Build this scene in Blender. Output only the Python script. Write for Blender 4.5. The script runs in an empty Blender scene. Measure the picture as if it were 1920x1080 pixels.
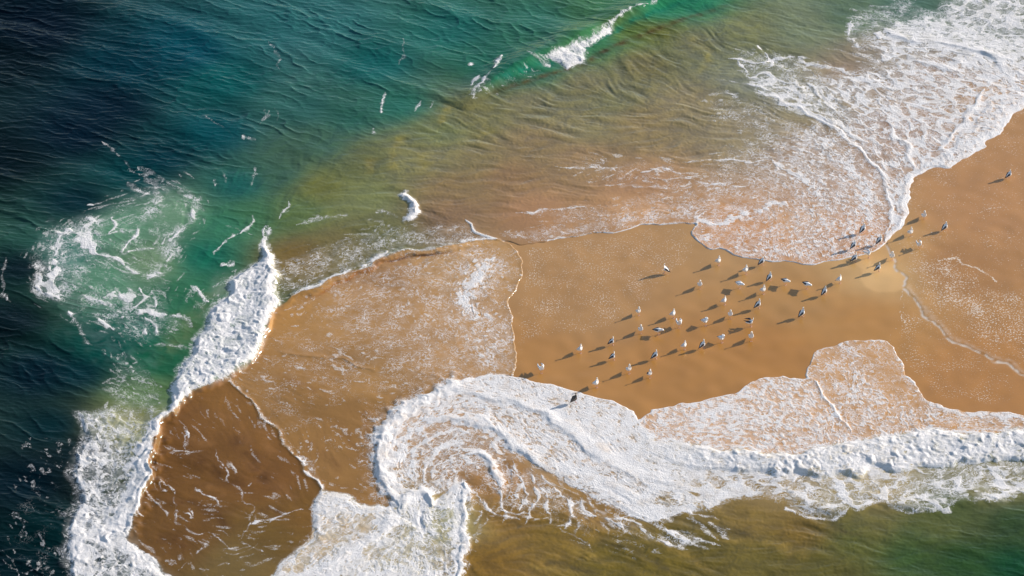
import bpy, math, random
import numpy as np
R = math.radians
rng = np.random.default_rng(11)
random.seed(5)
C = bpy.data.collections.new("scene"); bpy.context.scene.collection.children.link(C)

# ---------------------------------------------------------------- camera
PITCH = R(37.0); DIST = 213.0; HFOV = R(16.0)
cam_loc = (0.0, -DIST*math.cos(PITCH), DIST*math.sin(PITCH))
cd = bpy.data.cameras.new("camera"); cam = bpy.data.objects.new("camera", cd); C.objects.link(cam)
cam.location = cam_loc; cam.rotation_euler = (math.pi/2-PITCH, 0, 0)
cd.sensor_width = 36; cd.lens = 18/math.tan(HFOV/2); cd.clip_start = 1; cd.clip_end = 20000
bpy.context.scene.camera = cam

# ---------------------------------------------------------------- sky and sun
SUN_AZ = R(25.0)      # angle of the sun from +X towards +Y
SUN_EL = R(22.0)
w = bpy.data.worlds.new("World"); bpy.context.scene.world = w; w.use_nodes = True
nt = w.node_tree; bg = nt.nodes["Background"]; sky = nt.nodes.new("ShaderNodeTexSky")
sky.sky_type = 'NISHITA'; sky.sun_disc = False; sky.sun_elevation = SUN_EL
sky.sun_rotation = math.pi/2 - SUN_AZ
nt.links.new(sky.outputs[0], bg.inputs[0]); bg.inputs[1].default_value = 0.12
sl = bpy.data.lights.new("sun", 'SUN'); so = bpy.data.objects.new("sun", sl); C.objects.link(so)
sl.energy = 4.6; sl.angle = R(0.5); sl.color = (1.0, 0.92, 0.83)
so.rotation_euler = (math.pi/2 - SUN_EL, 0, SUN_AZ + math.pi/2)
sc = bpy.context.scene
sc.view_settings.view_transform = 'Standard'; sc.view_settings.look = 'None'
sc.view_settings.exposure = 0.40; sc.view_settings.gamma = 1
sc.cycles.max_bounces = 5; sc.cycles.diffuse_bounces = 2; sc.cycles.glossy_bounces = 2
sc.cycles.caustics_reflective = False; sc.cycles.caustics_refractive = False

# ---------------------------------------------------------------- survey: points of the shore, metres on the ground
FPX = 960/math.tan(HFOV/2)
def G(px, py):
    """ground point (x, y) seen in direction (px, py) of a 1920x1080 survey sheet"""
    rx = (px-960)/FPX; ru = -(py-540)/FPX
    dy = math.cos(PITCH) + ru*math.sin(PITCH); dz = -math.sin(PITCH) + ru*math.cos(PITCH)
    t = -cam_loc[2]/dz
    return (cam_loc[0]+rx*t, cam_loc[1]+dy*t)
def GP(pts): return np.array([G(*p[:2]) for p in pts], dtype=np.float32)
PX = 1/32.0           # one survey unit in metres

# ---------------------------------------------------------------- fine grid (regular, in metres)
DX, DY = 0.036, 0.046
xs = np.arange(-38, 38+DX/2, DX).astype(np.float32)
ys = np.arange(-30, 36+DY/2, DY).astype(np.float32)
NX, NY = len(xs), len(ys)
X, Y = np.meshgrid(xs, ys)         # shape (NY, NX)

def bil(a, fx, fy):
    h, w_ = a.shape[:2]
    fx = np.clip(fx, 0, w_-1.001); fy = np.clip(fy, 0, h-1.001)
    ix = fx.astype(np.int32); iy = fy.astype(np.int32); tx = fx-ix; ty = fy-iy
    if a.ndim == 3: tx = tx[..., None]; ty = ty[..., None]
    return (a[iy, ix]*(1-tx)+a[iy, ix+1]*tx)*(1-ty) + (a[iy+1, ix]*(1-tx)+a[iy+1, ix+1]*tx)*ty
def up(a, x0, y0, sx, sy, gx, gy):
    """separable bilinear resample of coarse array a (origin x0,y0, spacing sx,sy) on axes gx, gy"""
    fx = np.clip((gx-x0)/sx, 0, a.shape[1]-1.001); fy = np.clip((gy-y0)/sy, 0, a.shape[0]-1.001)
    ix = fx.astype(int); tx = (fx-ix).astype(np.float32); iy = fy.astype(int); ty = (fy-iy).astype(np.float32)
    if a.ndim == 3: tx_ = tx[None, :, None]; ty_ = ty[:, None, None]
    else: tx_ = tx[None, :]; ty_ = ty[:, None]
    b = a[:, ix]*(1-tx_) + a[:, ix+1]*tx_
    return b[iy]*(1-ty_) + b[iy+1]*ty_
def sstep(a, b, x):
    t = np.clip((x-a)/(b-a), 0, 1); return t*t*(3-2*t)
def smooth_line(P, n=4):
    P = np.asarray(P, dtype=np.float32)
    if len(P) < 3: return P
    E = np.vstack([2*P[0]-P[1], P, 2*P[-1]-P[-2]]); out = []
    for i in range(1, len(E)-2):
        for k in range(n):
            t = k/n; a, b, c, d = E[i-1], E[i], E[i+1], E[i+2]
            out.append(0.5*((2*b)+(-a+c)*t+(2*a-5*b+4*c-d)*t*t+(-a+3*b-3*c+d)*t**3))
    out.append(P[-1]); return np.array(out, dtype=np.float32)

# periodic noise tiles (feature size 16 samples)
T = 1024
def gtile(seed):
    r = np.random.default_rng(seed); n = r.standard_normal((T, T))
    f = np.hypot(np.fft.fftfreq(T)[:, None], np.fft.fftfreq(T)[None, :])
    F = np.fft.fft2(n)*np.exp(-((f-1/16)/(0.35/16))**2/2)
    n = np.fft.ifft2(F).real; return (n/n.std()).astype(np.float32)
TILES = [gtile(s) for s in (1, 2, 3)]
def wtile(seed):
    """periodic worley F1 and F2, cell = 32 samples"""
    r = np.random.default_rng(seed); k = T//32
    pts = r.random((k, k, 2)).astype(np.float32)
    g = (np.arange(T)/32).astype(np.float32); gx, gy = np.meshgrid(g, g); cx = gx.astype(int); cy = gy.astype(int)
    f1 = np.full((T, T), 9, np.float32); f2 = f1.copy()
    for j in (-1, 0, 1):
        for i in (-1, 0, 1):
            p = pts[(cy+j) % k, (cx+i) % k]
            d = np.hypot(cx+i+p[..., 0]-gx, cy+j+p[..., 1]-gy)
            f2 = np.minimum(f2, np.maximum(f1, d)); f1 = np.minimum(f1, d)
    return f1, f2
WT = [wtile(7), wtile(8)]
def tsamp(t, fx, fy):
    ix = np.floor(fx).astype(np.int32); iy = np.floor(fy).astype(np.int32)
    tx = fx-ix; ty = fy-iy; x0 = ix & (T-1); x1 = (ix+1) & (T-1); y0 = iy & (T-1); y1 = (iy+1) & (T-1)
    return (t[y0, x0]*(1-tx)+t[y0, x1]*tx)*(1-ty)+(t[y1, x0]*(1-tx)+t[y1, x1]*tx)*ty
def noise(x, y, wl, k=0, off=0.0):
    s = 16/wl; ca, sa = math.cos(.6+off), math.sin(.6+off)
    return tsamp(TILES[k % 3], (x*ca-y*sa)*s+off*91, (x*sa+y*ca)*s+off*57)
def fbm(x, y, wl, octs=3, k=0, off=0.0, g=.5):
    r = 0; a = 1; n = 0
    for i in range(octs):
        r = r+a*noise(x, y, wl/2**i, k+i, off+i*1.7); n += a*a; a *= g
    return r/math.sqrt(n)
def worley(x, y, cell, k=0, off=0.0):
    s = 32/cell; fx = x*s+off*113; fy = y*s+off*71
    return tsamp(WT[k][0], fx, fy), tsamp(WT[k][1], fx, fy)
def equal(a):
    s = np.sort(a.ravel()[::97]); q = np.linspace(0, 1, len(s)); i = np.linspace(0, len(s)-1, 257).astype(int)
    return np.interp(a, s[i], q[i]).astype(np.float32)

# warped coordinates for every authored outline
WX = X + 0.10*noise(X, Y, 2.2, 0, .3) + 0.022*noise(X, Y, .6, 1, .9)
WY = Y + 0.10*noise(X, Y, 2.2, 1, 1.3) + 0.022*noise(X, Y, .6, 2, 1.9)

def box(P, pad):
    x0 = np.searchsorted(xs, P[:, 0].min()-pad); x1 = np.searchsorted(xs, P[:, 0].max()+pad)
    y0 = np.searchsorted(ys, P[:, 1].min()-pad); y1 = np.searchsorted(ys, P[:, 1].max()+pad)
    return slice(max(0, y0-3), min(NY, y1+3)), slice(max(0, x0-3), min(NX, x1+3))
def line_dist(x, y, P):
    """distance, parameter 0..1 and side (+ left of travel) to polyline P"""
    best = np.full(x.shape, 1e9, np.float32); tt = np.zeros(x.shape, np.float32); sd = np.ones(x.shape, np.float32)
    L = np.hypot(*(P[1:]-P[:-1]).T); cum = np.concatenate([[0], np.cumsum(L)])/max(L.sum(), 1e-6)
    for i in range(len(P)-1):
        ax, ay = P[i]; dx, dy = P[i+1]-P[i]; l2 = dx*dx+dy*dy+1e-9
        t = np.clip(((x-ax)*dx+(y-ay)*dy)/l2, 0, 1); ex = x-ax-t*dx; ey = y-ay-t*dy; d = ex*ex+ey*ey
        m = d < best; best = np.where(m, d, best); tt = np.where(m, cum[i]+(cum[i+1]-cum[i])*t, tt)
        sd = np.where(m, np.sign(dx*ey-dy*ex), sd)
    return np.sqrt(best), tt, sd
def poly_sd(pts, warp=True, pad=2.5, ss=3):
    """signed distance (+ inside) on a slice of the grid"""
    P = GP(pts); s = box(P, pad)
    x = (WX if warp else X)[s][::ss, ::ss]; y = (WY if warp else Y)[s][::ss, ::ss]
    Q = np.vstack([P, P[:1]]); d, _, _ = line_dist(x, y, Q); ins = np.zeros(x.shape, bool)
    for i in range(len(P)):
        (x1, y1), (x2, y2) = P[i], P[(i+1) % len(P)]
        if y1 == y2: continue
        c = ((y1 > y) != (y2 > y)) & (x < (x2-x1)*(y-y1)/(y2-y1)+x1); ins ^= c
    sd = np.where(ins, d, -d).astype(np.float32)
    gx = np.arange(x.shape[1]*ss)[:s[1].stop-s[1].start]; gy = np.arange(x.shape[0]*ss)[:s[0].stop-s[0].start]
    return s, up(sd, 0, 0, ss, ss, gx, gy)

def box_mean(a, r):
    k = 2*r+1; p = np.pad(a, ((r+1, r), (r+1, r)), mode='edge'); c = p.cumsum(0).cumsum(1)
    return (c[k:, k:]-c[:-k, k:]-c[k:, :-k]+c[:-k, :-k])/(k*k)
# ---------------------------------------------------------------- traced outlines (survey units)
SWIRL_TOP = [(750,953),(741,940),(730,923),(721,905),(717,880),(712,853),(714,823),(726,800),(743,780),(768,760),(800,747),(827,733),(853,721),(890,710),(923,706),(957,707),(1007,713),(1040,720),(1083,735),(1120,743),(1160,758),(1187,775),(1201,787)]
N_TOP = [(1201,787),(1220,773),(1250,763),(1280,757),(1300,755),(1330,748),(1370,737),(1397,722),(1430,710),(1470,703),(1487,708),(1516,709)]
LOBE2 = [(1516,709),(1515,693),(1527,667),(1547,650),(1573,642),(1600,638),(1630,637),(1663,642),(1677,653),(1688,677),(1697,693),(1710,713),(1727,732),(1743,752),(1757,757),(1773,767),(1800,767),(1847,770),(1880,773),(1920,777),(2150,785)]
BAND_TOP = [(1201,787),(1203,800),(1215,814),(1233,827),(1270,828),(1310,833),(1340,840),(1380,842),(1420,848),(1460,850),(1500,848),(1540,838),(1580,830),(1610,828),(1640,818),(1680,815),(1720,812),(1745,803),(1770,805),(1800,812),(1840,814),(1880,810),(1905,802),(1940,806),(2150,800)]
A_LEFT = [(938,450),(958,458),(972,472),(980,490),(981,508),(974,527),(960,550),(955,575),(963,600),(966,640),(968,660),(966,685),(961,705)]
A_TOP = [(938,450),(970,457),(1030,452),(1100,441),(1160,433),(1200,424),(1240,419),(1270,420),(1300,423)]
LOBE1 = [(1300,423),(1303,435),(1312,452),(1330,467),(1350,470),(1370,477),(1400,485),(1440,489),(1480,493),(1520,495),(1560,491),(1600,484),(1640,472),(1657,459)]
B_TOP = [(1657,459),(1672,449),(1690,430),(1700,405),(1707,375),(1710,350),(1722,326),(1745,320),(1780,316),(1815,298),(1835,283),(1860,262),(1885,238),(1905,215),(1925,196),(2150,20)]
DRY = A_LEFT[::-1] + A_TOP[1:] + LOBE1[1:] + B_TOP[1:] + [(2150,785)] + LOBE2[::-1][1:] + N_TOP[::-1][1:] + SWIRL_TOP[::-1][1:9]
SEAM = [(521,572),(545,560),(575,549),(600,540),(625,523),(655,514),(680,510),(700,497),(722,485),(735,478),(770,472),(810,468),(850,462),(900,452),(938,450)]
CREST_R = [(497,452),(506,470),(517,492),(523,515),(515,540),(522,567),(513,590),(500,610),(497,640),(480,668),(462,690),(430,708),(405,722),(380,732),(345,755),(318,775),(312,790),(302,810),(283,832),(281,855),(283,880),(276,905),(268,930),(255,960),(240,990),(236,1010),(262,1030),(300,1060),(325,1090),(340,1150)]
D_LINE = [(425,713),(445,728),(466,748),(480,768),(505,795),(528,825),(548,848),(570,880),(590,905),(600,918)]
P_TOP = [(600,918),(625,925),(655,934),(690,943),(720,953),(750,953)]
REG_C = SEAM + A_LEFT[1:] + SWIRL_TOP[::-1][8:] + P_TOP[::-1][1:] + D_LINE[::-1] + [(462,690),(480,668),(497,640),(500,610),(513,590)]
REG_D = D_LINE + [(592,945),(592,985),(578,1012),(545,1045),(505,1085),(500,1150),(340,1150)] + CREST_R[::-1][1:20]
REG_N = N_TOP + LOBE2[1:] + BAND_TOP[::-1]

def G_dry():
    s, sd = poly_sd(DRY, pad=3.0); f = np.full(X.shape, -3.0, np.float32); f[s] = sd; return f
dry = G_dry()

def mask(poly, soft=4, warp=True, grow=0):
    s, sd = poly_sd(poly, warp); f = np.zeros(X.shape, np.float32); f[s] = sstep(-soft*PX, soft*PX, sd+grow*PX); return f
mC = mask(REG_C, 3); mD = mask(REG_D, 3); mN = mask(REG_N, 3)
BOT = SWIRL_TOP + BAND_TOP[1:] + [(2150,1300),(340,1300),(420,1090),(560,1010),(592,945)] + P_TOP
mB = mask(BOT, 3)

# ---------------------------------------------------------------- body colours of water over sand (sRGB as it appears; left side holds vignette darkening besides depth)
def lin(c):
    c = np.asarray(c, dtype=np.float32)/255; return np.where(c <= .04045, c/12.92, ((c+.055)/1.055)**2.4).astype(np.float32)
COL_SEA = [(820,300,122,118,86),(660,220,46,94,85),(1400,110,114,118,92),(1150,190,116,116,84),(1500,180,130,126,102),(900,300,126,116,82),(1100,240,126,120,88),(420,150,16,82,86),(250,120,7,55,71),(150,250,3,35,51),(50,500,3,31,43),(0,100,4,31,40),(60,60,5,31,46),(0,300,3,31,40),(20,600,3,31,40),(50,900,3,34,46),(30,1050,3,35,44),(200,200,4,37,53),(350,100,11,74,91),(500,60,42,96,101),(400,250,11,74,85),(300,300,5,54,68),(600,50,48,104,107),(700,120,28,92,93),(850,60,38,102,98),(750,200,42,102,91),(900,100,44,100,88),(1000,40,50,104,91),(1150,20,64,115,82),(560,200,48,94,91),(600,270,60,92,79),(530,330,58,92,79),(450,350,30,86,85),(250,330,5,64,72),(150,380,4,45,57),(230,430,84,130,106),(280,490,100,130,100),(200,520,78,126,104),(120,480,50,106,96),(330,400,94,132,108),(380,480,26,98,82),(420,420,50,110,86),(480,400,64,108,78),(550,400,90,110,68),(600,350,104,108,58),(680,370,116,124,82),(700,300,94,100,66),(760,300,124,124,86),(640,460,112,104,66),(560,480,116,98,56),(700,430,98,100,66),(340,560,44,102,76),(280,620,20,92,82),(200,650,12,72,70),(150,700,4,47,58),(300,680,26,88,68),(340,620,66,104,68),(280,740,84,114,70),(250,800,145,145,98),(100,800,4,45,55),(150,850,3,34,44),(80,700,3,37,51),(90,1000,4,42,49),(820,250,112,120,80),(900,220,112,110,72),(1000,200,122,118,86),(1100,160,116,112,80),(1200,120,112,106,70),(1300,80,112,112,84),(1400,60,112,116,80),(1500,50,112,124,100),(1600,30,92,114,92),(1700,10,75,105,92),(1300,200,134,124,94),(1200,230,134,120,86),(1000,270,134,118,86),(1100,300,144,121,90),(850,350,128,110,78),(950,330,140,114,82),(1000,400,161,126,94),(1200,350,164,130,98),(1200,400,178,140,102),(850,400,134,110,84),(1400,250,138,128,102),(1500,300,156,134,112),(1600,350,168,142,122),(1500,400,178,142,108),(1400,150,120,124,108),(1600,150,146,130,112),(1750,150,154,134,118),(1850,60,116,124,117),(1700,250,161,136,118),(1650,100,136,126,110),(1400,440,184,138,96),(1600,440,180,134,92),(1850,200,174,142,108),(940,130,26,94,75),(1010,125,44,106,81),(1120,80,60,122,84),(1240,22,40,125,92),(1300,5,40,118,88),(1180,60,90,112,55),(1240,60,98,100,45)]
COL_C = [(600,600,160,126,83),(700,560,164,129,86),(850,500,172,138,95),(900,600,172,138,99),(600,700,148,114,71),(560,780,138,106,65),(650,800,142,109,67),(700,700,152,119,76),(640,880,142,109,67),(850,650,168,134,95),(540,590,164,126,76),(700,520,152,118,79)]
COL_D = [(350,780,113,81,46),(420,760,127,93,52),(400,900,109,79,44),(500,900,119,85,48),(350,1000,105,77,44),(500,1000,109,87,48),(450,1050,109,93,60),(330,850,105,75,42),(560,960,113,85,46)]
COL_B = [(1550,1060,93,89,44),(1650,990,103,99,56),(1450,1050,99,91,44),(1800,960,79,91,58),(1700,1010,69,85,50),(800,800,168,138,106),(880,880,150,118,80),(930,900,150,112,64),(950,960,129,101,50),(900,1050,119,93,40),(1050,1000,119,99,46),(1150,1050,103,91,38),(1100,950,141,113,70),(1250,1060,103,91,38),(1350,1030,99,89,42),(1400,980,119,101,54),(1500,1000,115,95,46),(1600,1020,85,89,44),(1700,1040,57,83,50),(1800,1050,46,74,46),(1900,1060,30,68,50),(1900,980,56,77,54),(1750,980,85,91,50),(1650,920,156,140,98),(1450,920,146,126,84),(1850,910,126,120,84),(1350,880,158,140,108),(1600,860,180,165,135),(640,1000,175,155,125),(760,1060,160,150,122),(840,980,150,145,105),(1050,850,175,150,120)]
COL_N = [(1350,800,192,154,118),(1600,700,184,144,100),(1500,780,190,152,114),(1800,790,182,142,98)]
COL_S = [(1100,560,165,131,93),(1300,700,166,124,76),(1640,510,191,161,119),(1100,480,169,135,97),(1800,500,163,124,85),(1850,400,171,131,93),(1850,700,168,125,80),(1500,560,167,131,87),(1450,660,166,123,74),(1400,450,169,137,99),(1640,470,181,147,103),(1620,600,172,131,82),(1000,690,168,127,80)]
GAIN = 1.05
cx = np.arange(-38, 38.5, .5).astype(np.float32); cy = np.arange(-30, 36.5, .5).astype(np.float32)
CX, CY = np.meshgrid(cx, cy)
def colfield(tab, pw=4.0, soft=1.3, s0=(.007,.008,.013), g0=(.86,.93,1.06)):
    P = GP(tab); V = np.clip((lin(np.array(tab)[:, 2:5])-np.array(s0))/np.array(g0), .0008, 1); d = np.sqrt((CX[..., None]-P[:, 0])**2+(CY[..., None]-P[:, 1])**2+soft)
    wgt = d**-pw; wgt /= wgt.sum(-1, keepdims=True)
    return up((wgt @ V).astype(np.float32), -38, -30, .5, .5, xs, ys)
body = colfield(COL_SEA)
for tab, m in ((COL_B, mB), (COL_N, mN), (COL_C, mC), (COL_D, mD)):
    body = body*(1-m[..., None]) + colfield(tab)*m[..., None]
sandcol = colfield(COL_S, s0=(.006,.009,.020), g0=(.88,.97,1.18))
# scalar survey fields
def scal(tab, pw=3.0):
    P = GP(tab); V = np.array(tab, dtype=np.float32)[:, 2:]; d = np.sqrt((CX[..., None]-P[:, 0])**2+(CY[..., None]-P[:, 1])**2+.2)
    wgt = d**-pw; wgt /= wgt.sum(-1, keepdims=True); return up((wgt @ V).astype(np.float32), -38, -30, .5, .5, xs, ys)
# deep, ripple(flow aligned), golden mottle, chop direction (0..1: gently / steeply falling to the right)
TAB = [(0,0,1,0,0,0),(300,100,1,0,0,.2),(600,60,.9,0,0,.7),(900,60,.8,0,0,.7),(1150,10,.75,0,0,.4),(0,400,1,0,0,0),(300,280,1,0,0,.2),(500,200,.75,0,0,.5),(700,180,.7,.1,.1,.6),
(0,700,.9,0,0,.8),(120,700,.7,0,0,.9),(60,950,.8,0,0,.6),(60,1060,.8,0,0,.6),(200,450,.3,.3,0,.5),(300,450,.2,.2,0,.5),(420,420,.35,.5,.0,.5),(250,640,.4,.3,0,.9),(340,600,.2,.3,0,.5),
(560,300,.4,.4,.3,.6),(640,300,.25,.6,.6,.5),(760,300,.15,.8,1,.5),(640,420,.1,.7,.5,.5),(760,420,.1,.8,.4,.5),(900,240,.1,1,.8,.5),(1050,200,.1,1.1,.9,.5),(1200,150,.1,1,1,.5),(1350,80,.15,.8,1,.5),(1500,40,.3,.6,.4,.5),
(1300,250,.05,1,.7,.5),(1000,330,0,.8,.5,.5),(1200,350,0,.6,.2,.5),(1000,420,0,.4,0,.5),(1400,380,0,.3,0,.5),(1600,400,0,.15,0,.5),(1500,250,0,.6,.3,.5),(1700,200,.1,.5,0,.5),(1850,50,.3,.4,0,.5),
(600,650,0,.18,.05,.5),(800,600,0,.10,0,.5),(600,820,0,.28,.05,.5),(680,860,0,.26,0,.5),(420,800,.0,.22,.15,.5),(450,950,.0,.26,.3,.5),(300,1000,0,.25,.3,.5),
(950,950,.05,.7,.5,.5),(900,1050,.05,.6,1,.5),(1150,1040,.05,.8,1,.5),(1350,1000,.05,.9,.9,.5),(1550,1000,.15,.9,.9,.5),(1700,1040,.35,.7,.7,.2),(1900,1000,.5,.6,.5,.2),(1450,920,.05,.4,.3,.5),(1750,900,.05,.4,.2,.5),
(1350,800,0,.1,0,.5),(1600,700,0,.1,0,.5),(800,850,0,.3,0,.5),(1050,800,0,.1,0,.5)]
F_ = scal(TAB); deep, ripw, gold, cdir = [F_[..., i] for i in range(4)]

# ---------------------------------------------------------------- flow directions
FLOW = [[(880,230),(1000,262),(1150,272),(1300,268),(1480,288),(1580,330),(1650,400)],[(950,195),(1080,225),(1300,220),(1450,235)],[(1150,130),(1240,195),(1380,225)],[(1250,80),(1320,130),(1420,150)],
[(780,440),(1000,430),(1200,400),(1400,370)],[(800,340),(1000,345),(1300,330)],[(700,300),(800,300)],[(560,400),(700,390),(800,395)],[(560,500),(660,470),(760,440)],
[(1430,110),(1560,150),(1640,220),(1710,320)],[(1450,190),(1540,240),(1620,310),(1665,400)],[(1650,80),(1780,115),(1900,160)],[(1640,50),(1750,60),(1900,20)],[(1700,180),(1800,200),(1870,190)],[(1480,300),(1560,370),(1560,440)],
[(330,350),(368,370),(352,430),(315,500)],[(270,370),(180,400),(110,430),(72,500),(100,560),(180,600),(260,640)],[(170,420),(230,490),(320,520)],[(250,400),(300,370)],[(110,640),(200,700),(300,780)],[(480,350),(430,420),(400,480),(350,540)],[(560,300),(500,400),(440,480)],
[(150,780),(200,850),(240,900)],[(160,980),(250,1010),(320,1080)],[(240,750),(250,820),(225,930)],[(150,1080),(150,1000)],[(400,600),(470,640)],
[(722,920),(722,830),(770,765),(870,735),(980,750),(1080,805),(1200,880),(1350,900),(1500,890),(1700,870),(1920,850)],[(770,940),(765,870),(800,815),(880,797),(950,840),(1030,900),(1150,960),(1300,1010)],[(835,900),(860,860),(910,870),(940,910),(940,960)],
[(1050,750),(1150,790),(1230,850)],[(880,1000),(1050,985),(1200,1030),(1350,1080)],[(1000,930),(1100,980),(1200,1020)],[(1350,960),(1600,990),(1920,1060)],[(1250,1060),(1500,1060),(1900,1075)],[(1400,930),(1700,950),(1920,940)],
[(1560,650),(1640,700),(1700,790)],[(1530,700),(1570,780),(1600,825)],[(1250,775),(1400,800),(1500,830)],[(1750,780),(1900,790)],
[(560,560),(700,520),(900,480)],[(880,480),(830,560),(900,640),(950,700)],[(520,650),(650,680),(780,700)],[(500,720),(640,760),(720,790)],[(560,800),(600,880),(700,930)],
[(430,750),(480,850),(560,930)],[(300,860),(400,900),(520,940)],[(260,960),(400,1000),(560,1000)],[(700,960),(640,1010),(560,1060)],[(790,980),(810,1080)],[(620,935),(700,950)],[(840,930),(850,1060)]]
fp, fd = [], []
for l in FLOW:
    q = smooth_line(GP(l), 3)
    for a, b in zip(q[:-1], q[1:]):
        d = b-a; th = 2*math.atan2(d[1], d[0]); fp.append((a+b)/2); fd.append((math.cos(th), math.sin(th)))
fp = np.array(fp, np.float32); fd = np.array(fd, np.float32)
d2 = (CX[..., None]-fp[:, 0])**2+(CY[..., None]-fp[:, 1])**2+.3
wg = d2**-2.0; v = wg @ fd
v = up(v.astype(np.float32), -38, -30, .5, .5, xs, ys); ang = 0.5*np.arctan2(v[..., 1], v[..., 0])
ang += 0.25*noise(X, Y, 4.0, 2, 4.4)
FX, FY = np.cos(ang).astype(np.float32), np.sin(ang).astype(np.float32)

# ---------------------------------------------------------------- patterns, then drawn out along the flow
wx = X+0.10*noise(X, Y, 1.1, 1, 3.3)+0.05*noise(X, Y, .45, 2, 5.1); wy = Y+0.10*noise(X, Y, 1.1, 2, 2.3)+0.05*noise(X, Y, .45, 0, 6.1)
a1, a2 = worley(wx, wy, .95, 0); b1, b2 = worley(wx, wy, .42, 1, 2.2)
Pc = -np.minimum((a2-a1)*1.0, (b2-b1)*.75+.12)                        # big net with small meshes
c1, c2 = worley(wx, wy, .34, 0, 5.0); Pm = -(c2-c1)+.10*noise(wx, wy, .2, 0, 1.1)
n1 = noise(wx, wy, .18, 0, 7.7); Pf = -np.abs(n1)+.30*noise(X, Y, .5, 1, .5)   # vermicular
n2 = fbm(wx, wy, 1.5, 3, 1, 8.8); Pr = -np.abs(n2)+.25*noise(X, Y, .4, 2, .7)  # long filaments
rp = noise(X, Y, 1.15, 2, 9.9)+.55*noise(X, Y, .45, 0, 3.9)
n5 = noise(X, Y, .15, 1, 4.7)+.6*noise(X, Y, .30, 2, 6.9)
S = np.stack([Pc, Pm, Pf, Pr, rp, n5], -1).astype(np.float32)
acc = S.copy(); wacc = np.ones(6, np.float32)
LEN = np.array([2, 1, 1, 6, 14, 11])
jx = np.arange(NX, dtype=np.float32)[None, :]; jy = np.arange(NY, dtype=np.float32)[:, None]
for sg in (1, -1):
    px_ = np.broadcast_to(jx, X.shape).copy(); py_ = np.broadcast_to(jy, X.shape).copy(); ux, uy = FX*sg, FY*sg
    for k in range(1, int(LEN.max())+1):
        st = .06
        px_ += ux*st/DX; py_ += uy*st/DY
        ix = np.clip(px_+.5, 0, NX-1).astype(np.int32); iy = np.clip(py_+.5, 0, NY-1).astype(np.int32)
        nx_, ny_ = FX[iy, ix], FY[iy, ix]; s_ = np.sign(nx_*ux+ny_*uy); ux, uy = nx_*s_, ny_*s_
        use = [i for i in range(6) if k <= LEN[i]]
        lo = min(use); val = S[..., lo:][iy, ix]
        for i in use: acc[..., i] += val[..., i-lo]; wacc[i] += .5
n_ = 1+2*LEN
Pc, Pm, Pf, Pr = [equal(acc[..., i]) for i in range(4)]
rp = acc[..., 4]; rp = rp/rp.std(); st5 = acc[..., 5]; st5 = st5/st5.std(); del S, acc

# ---------------------------------------------------------------- foam density, pattern mix, relief
D = np.zeros(X.shape, np.float32); MX = np.zeros(X.shape+(4,), np.float32); MX[..., 3] = 1   # mix of c, m, f, r
H = np.zeros(X.shape, np.float32); TH = np.zeros(X.shape, np.float32)                        # wave relief, foam thickness
MIL = np.zeros(X.shape, np.float32)                                                          # milky bubbles below the surface
PAT = {'c': (1,0,0,0), 'm': (0,1,0,0), 'f': (0,0,1,0), 'r': (0,0,0,1), 'cm': (.5,.5,0,0), 'mf': (0,.5,.5,0), 'cr': (.5,0,0,.5), 'fr': (0,0,.5,.5), 'cf': (.5,0,.5,0)}
def area(pts, dens, pat=None, soft=8, thick=None, mode='set', h=None, milk=None):
    soft = soft*(1.7 if soft > 4 else 1.2); s, sd = poly_sd(pts, pad=soft*PX+.8); m = sstep(-soft*PX, soft*PX, sd)
    if mode == 'set': D[s] = D[s]*(1-m)+dens*m
    elif mode == 'add': D[s] += dens*m
    if pat: MX[s] = MX[s]*(1-m[..., None])+np.array(PAT[pat], np.float32)*m[..., None]
    if thick is not None: TH[s] = np.maximum(TH[s], thick*sstep(0, 14*PX, sd))
    if h is not None: H[s] += h*m
    if milk is not None: MIL[s] = np.maximum(MIL[s], milk*m)
def stroke(pts, wd, dens, pat=None, taper=True, warp=True, thick=None, h=None, hl=None, hr=None, milk=None, rag=.5):
    """foam drawn along a line; h with hl, hr: a ridge with its own width on the left and right of travel"""
    P = smooth_line(GP(pts), 3); r = max(wd*2.2*PX, (hl or 0)*PX*2.5, (hr or 0)*PX*2.5)
    s = box(P, r+.3); x, y = ((WX if warp else X)[s], (WY if warp else Y)[s])
    d, t, sd = line_dist(x, y, P)
    e = np.clip(np.minimum(t, 1-t)/.15, 0, 1)**.6 if taper else 1
    ww = wd*PX*e*(1+rag*.5*noise(X[s], Y[s], .9, 1, 2.9)) + 1e-4
    m = np.exp(-(d/ww)**2*.9)
    if dens: D[s] = np.where(m*dens > 0, np.maximum(D[s], np.minimum(D[s]+m*dens, 1.3*np.ones_like(m))), D[s])
    if pat: q = np.clip(m*1.5, 0, 1)[..., None]; MX[s] = MX[s]*(1-q)+np.array(PAT[pat], np.float32)*q
    if thick: TH[s] = np.maximum(TH[s], thick*m)
    if h: 
        W_ = np.where(sd > 0, (hl or wd)*PX, (hr or wd)*PX); H[s] += h*np.exp(-(d/W_)**2)*e
    if milk: MIL[s] = np.maximum(MIL[s], milk*m)

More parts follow.
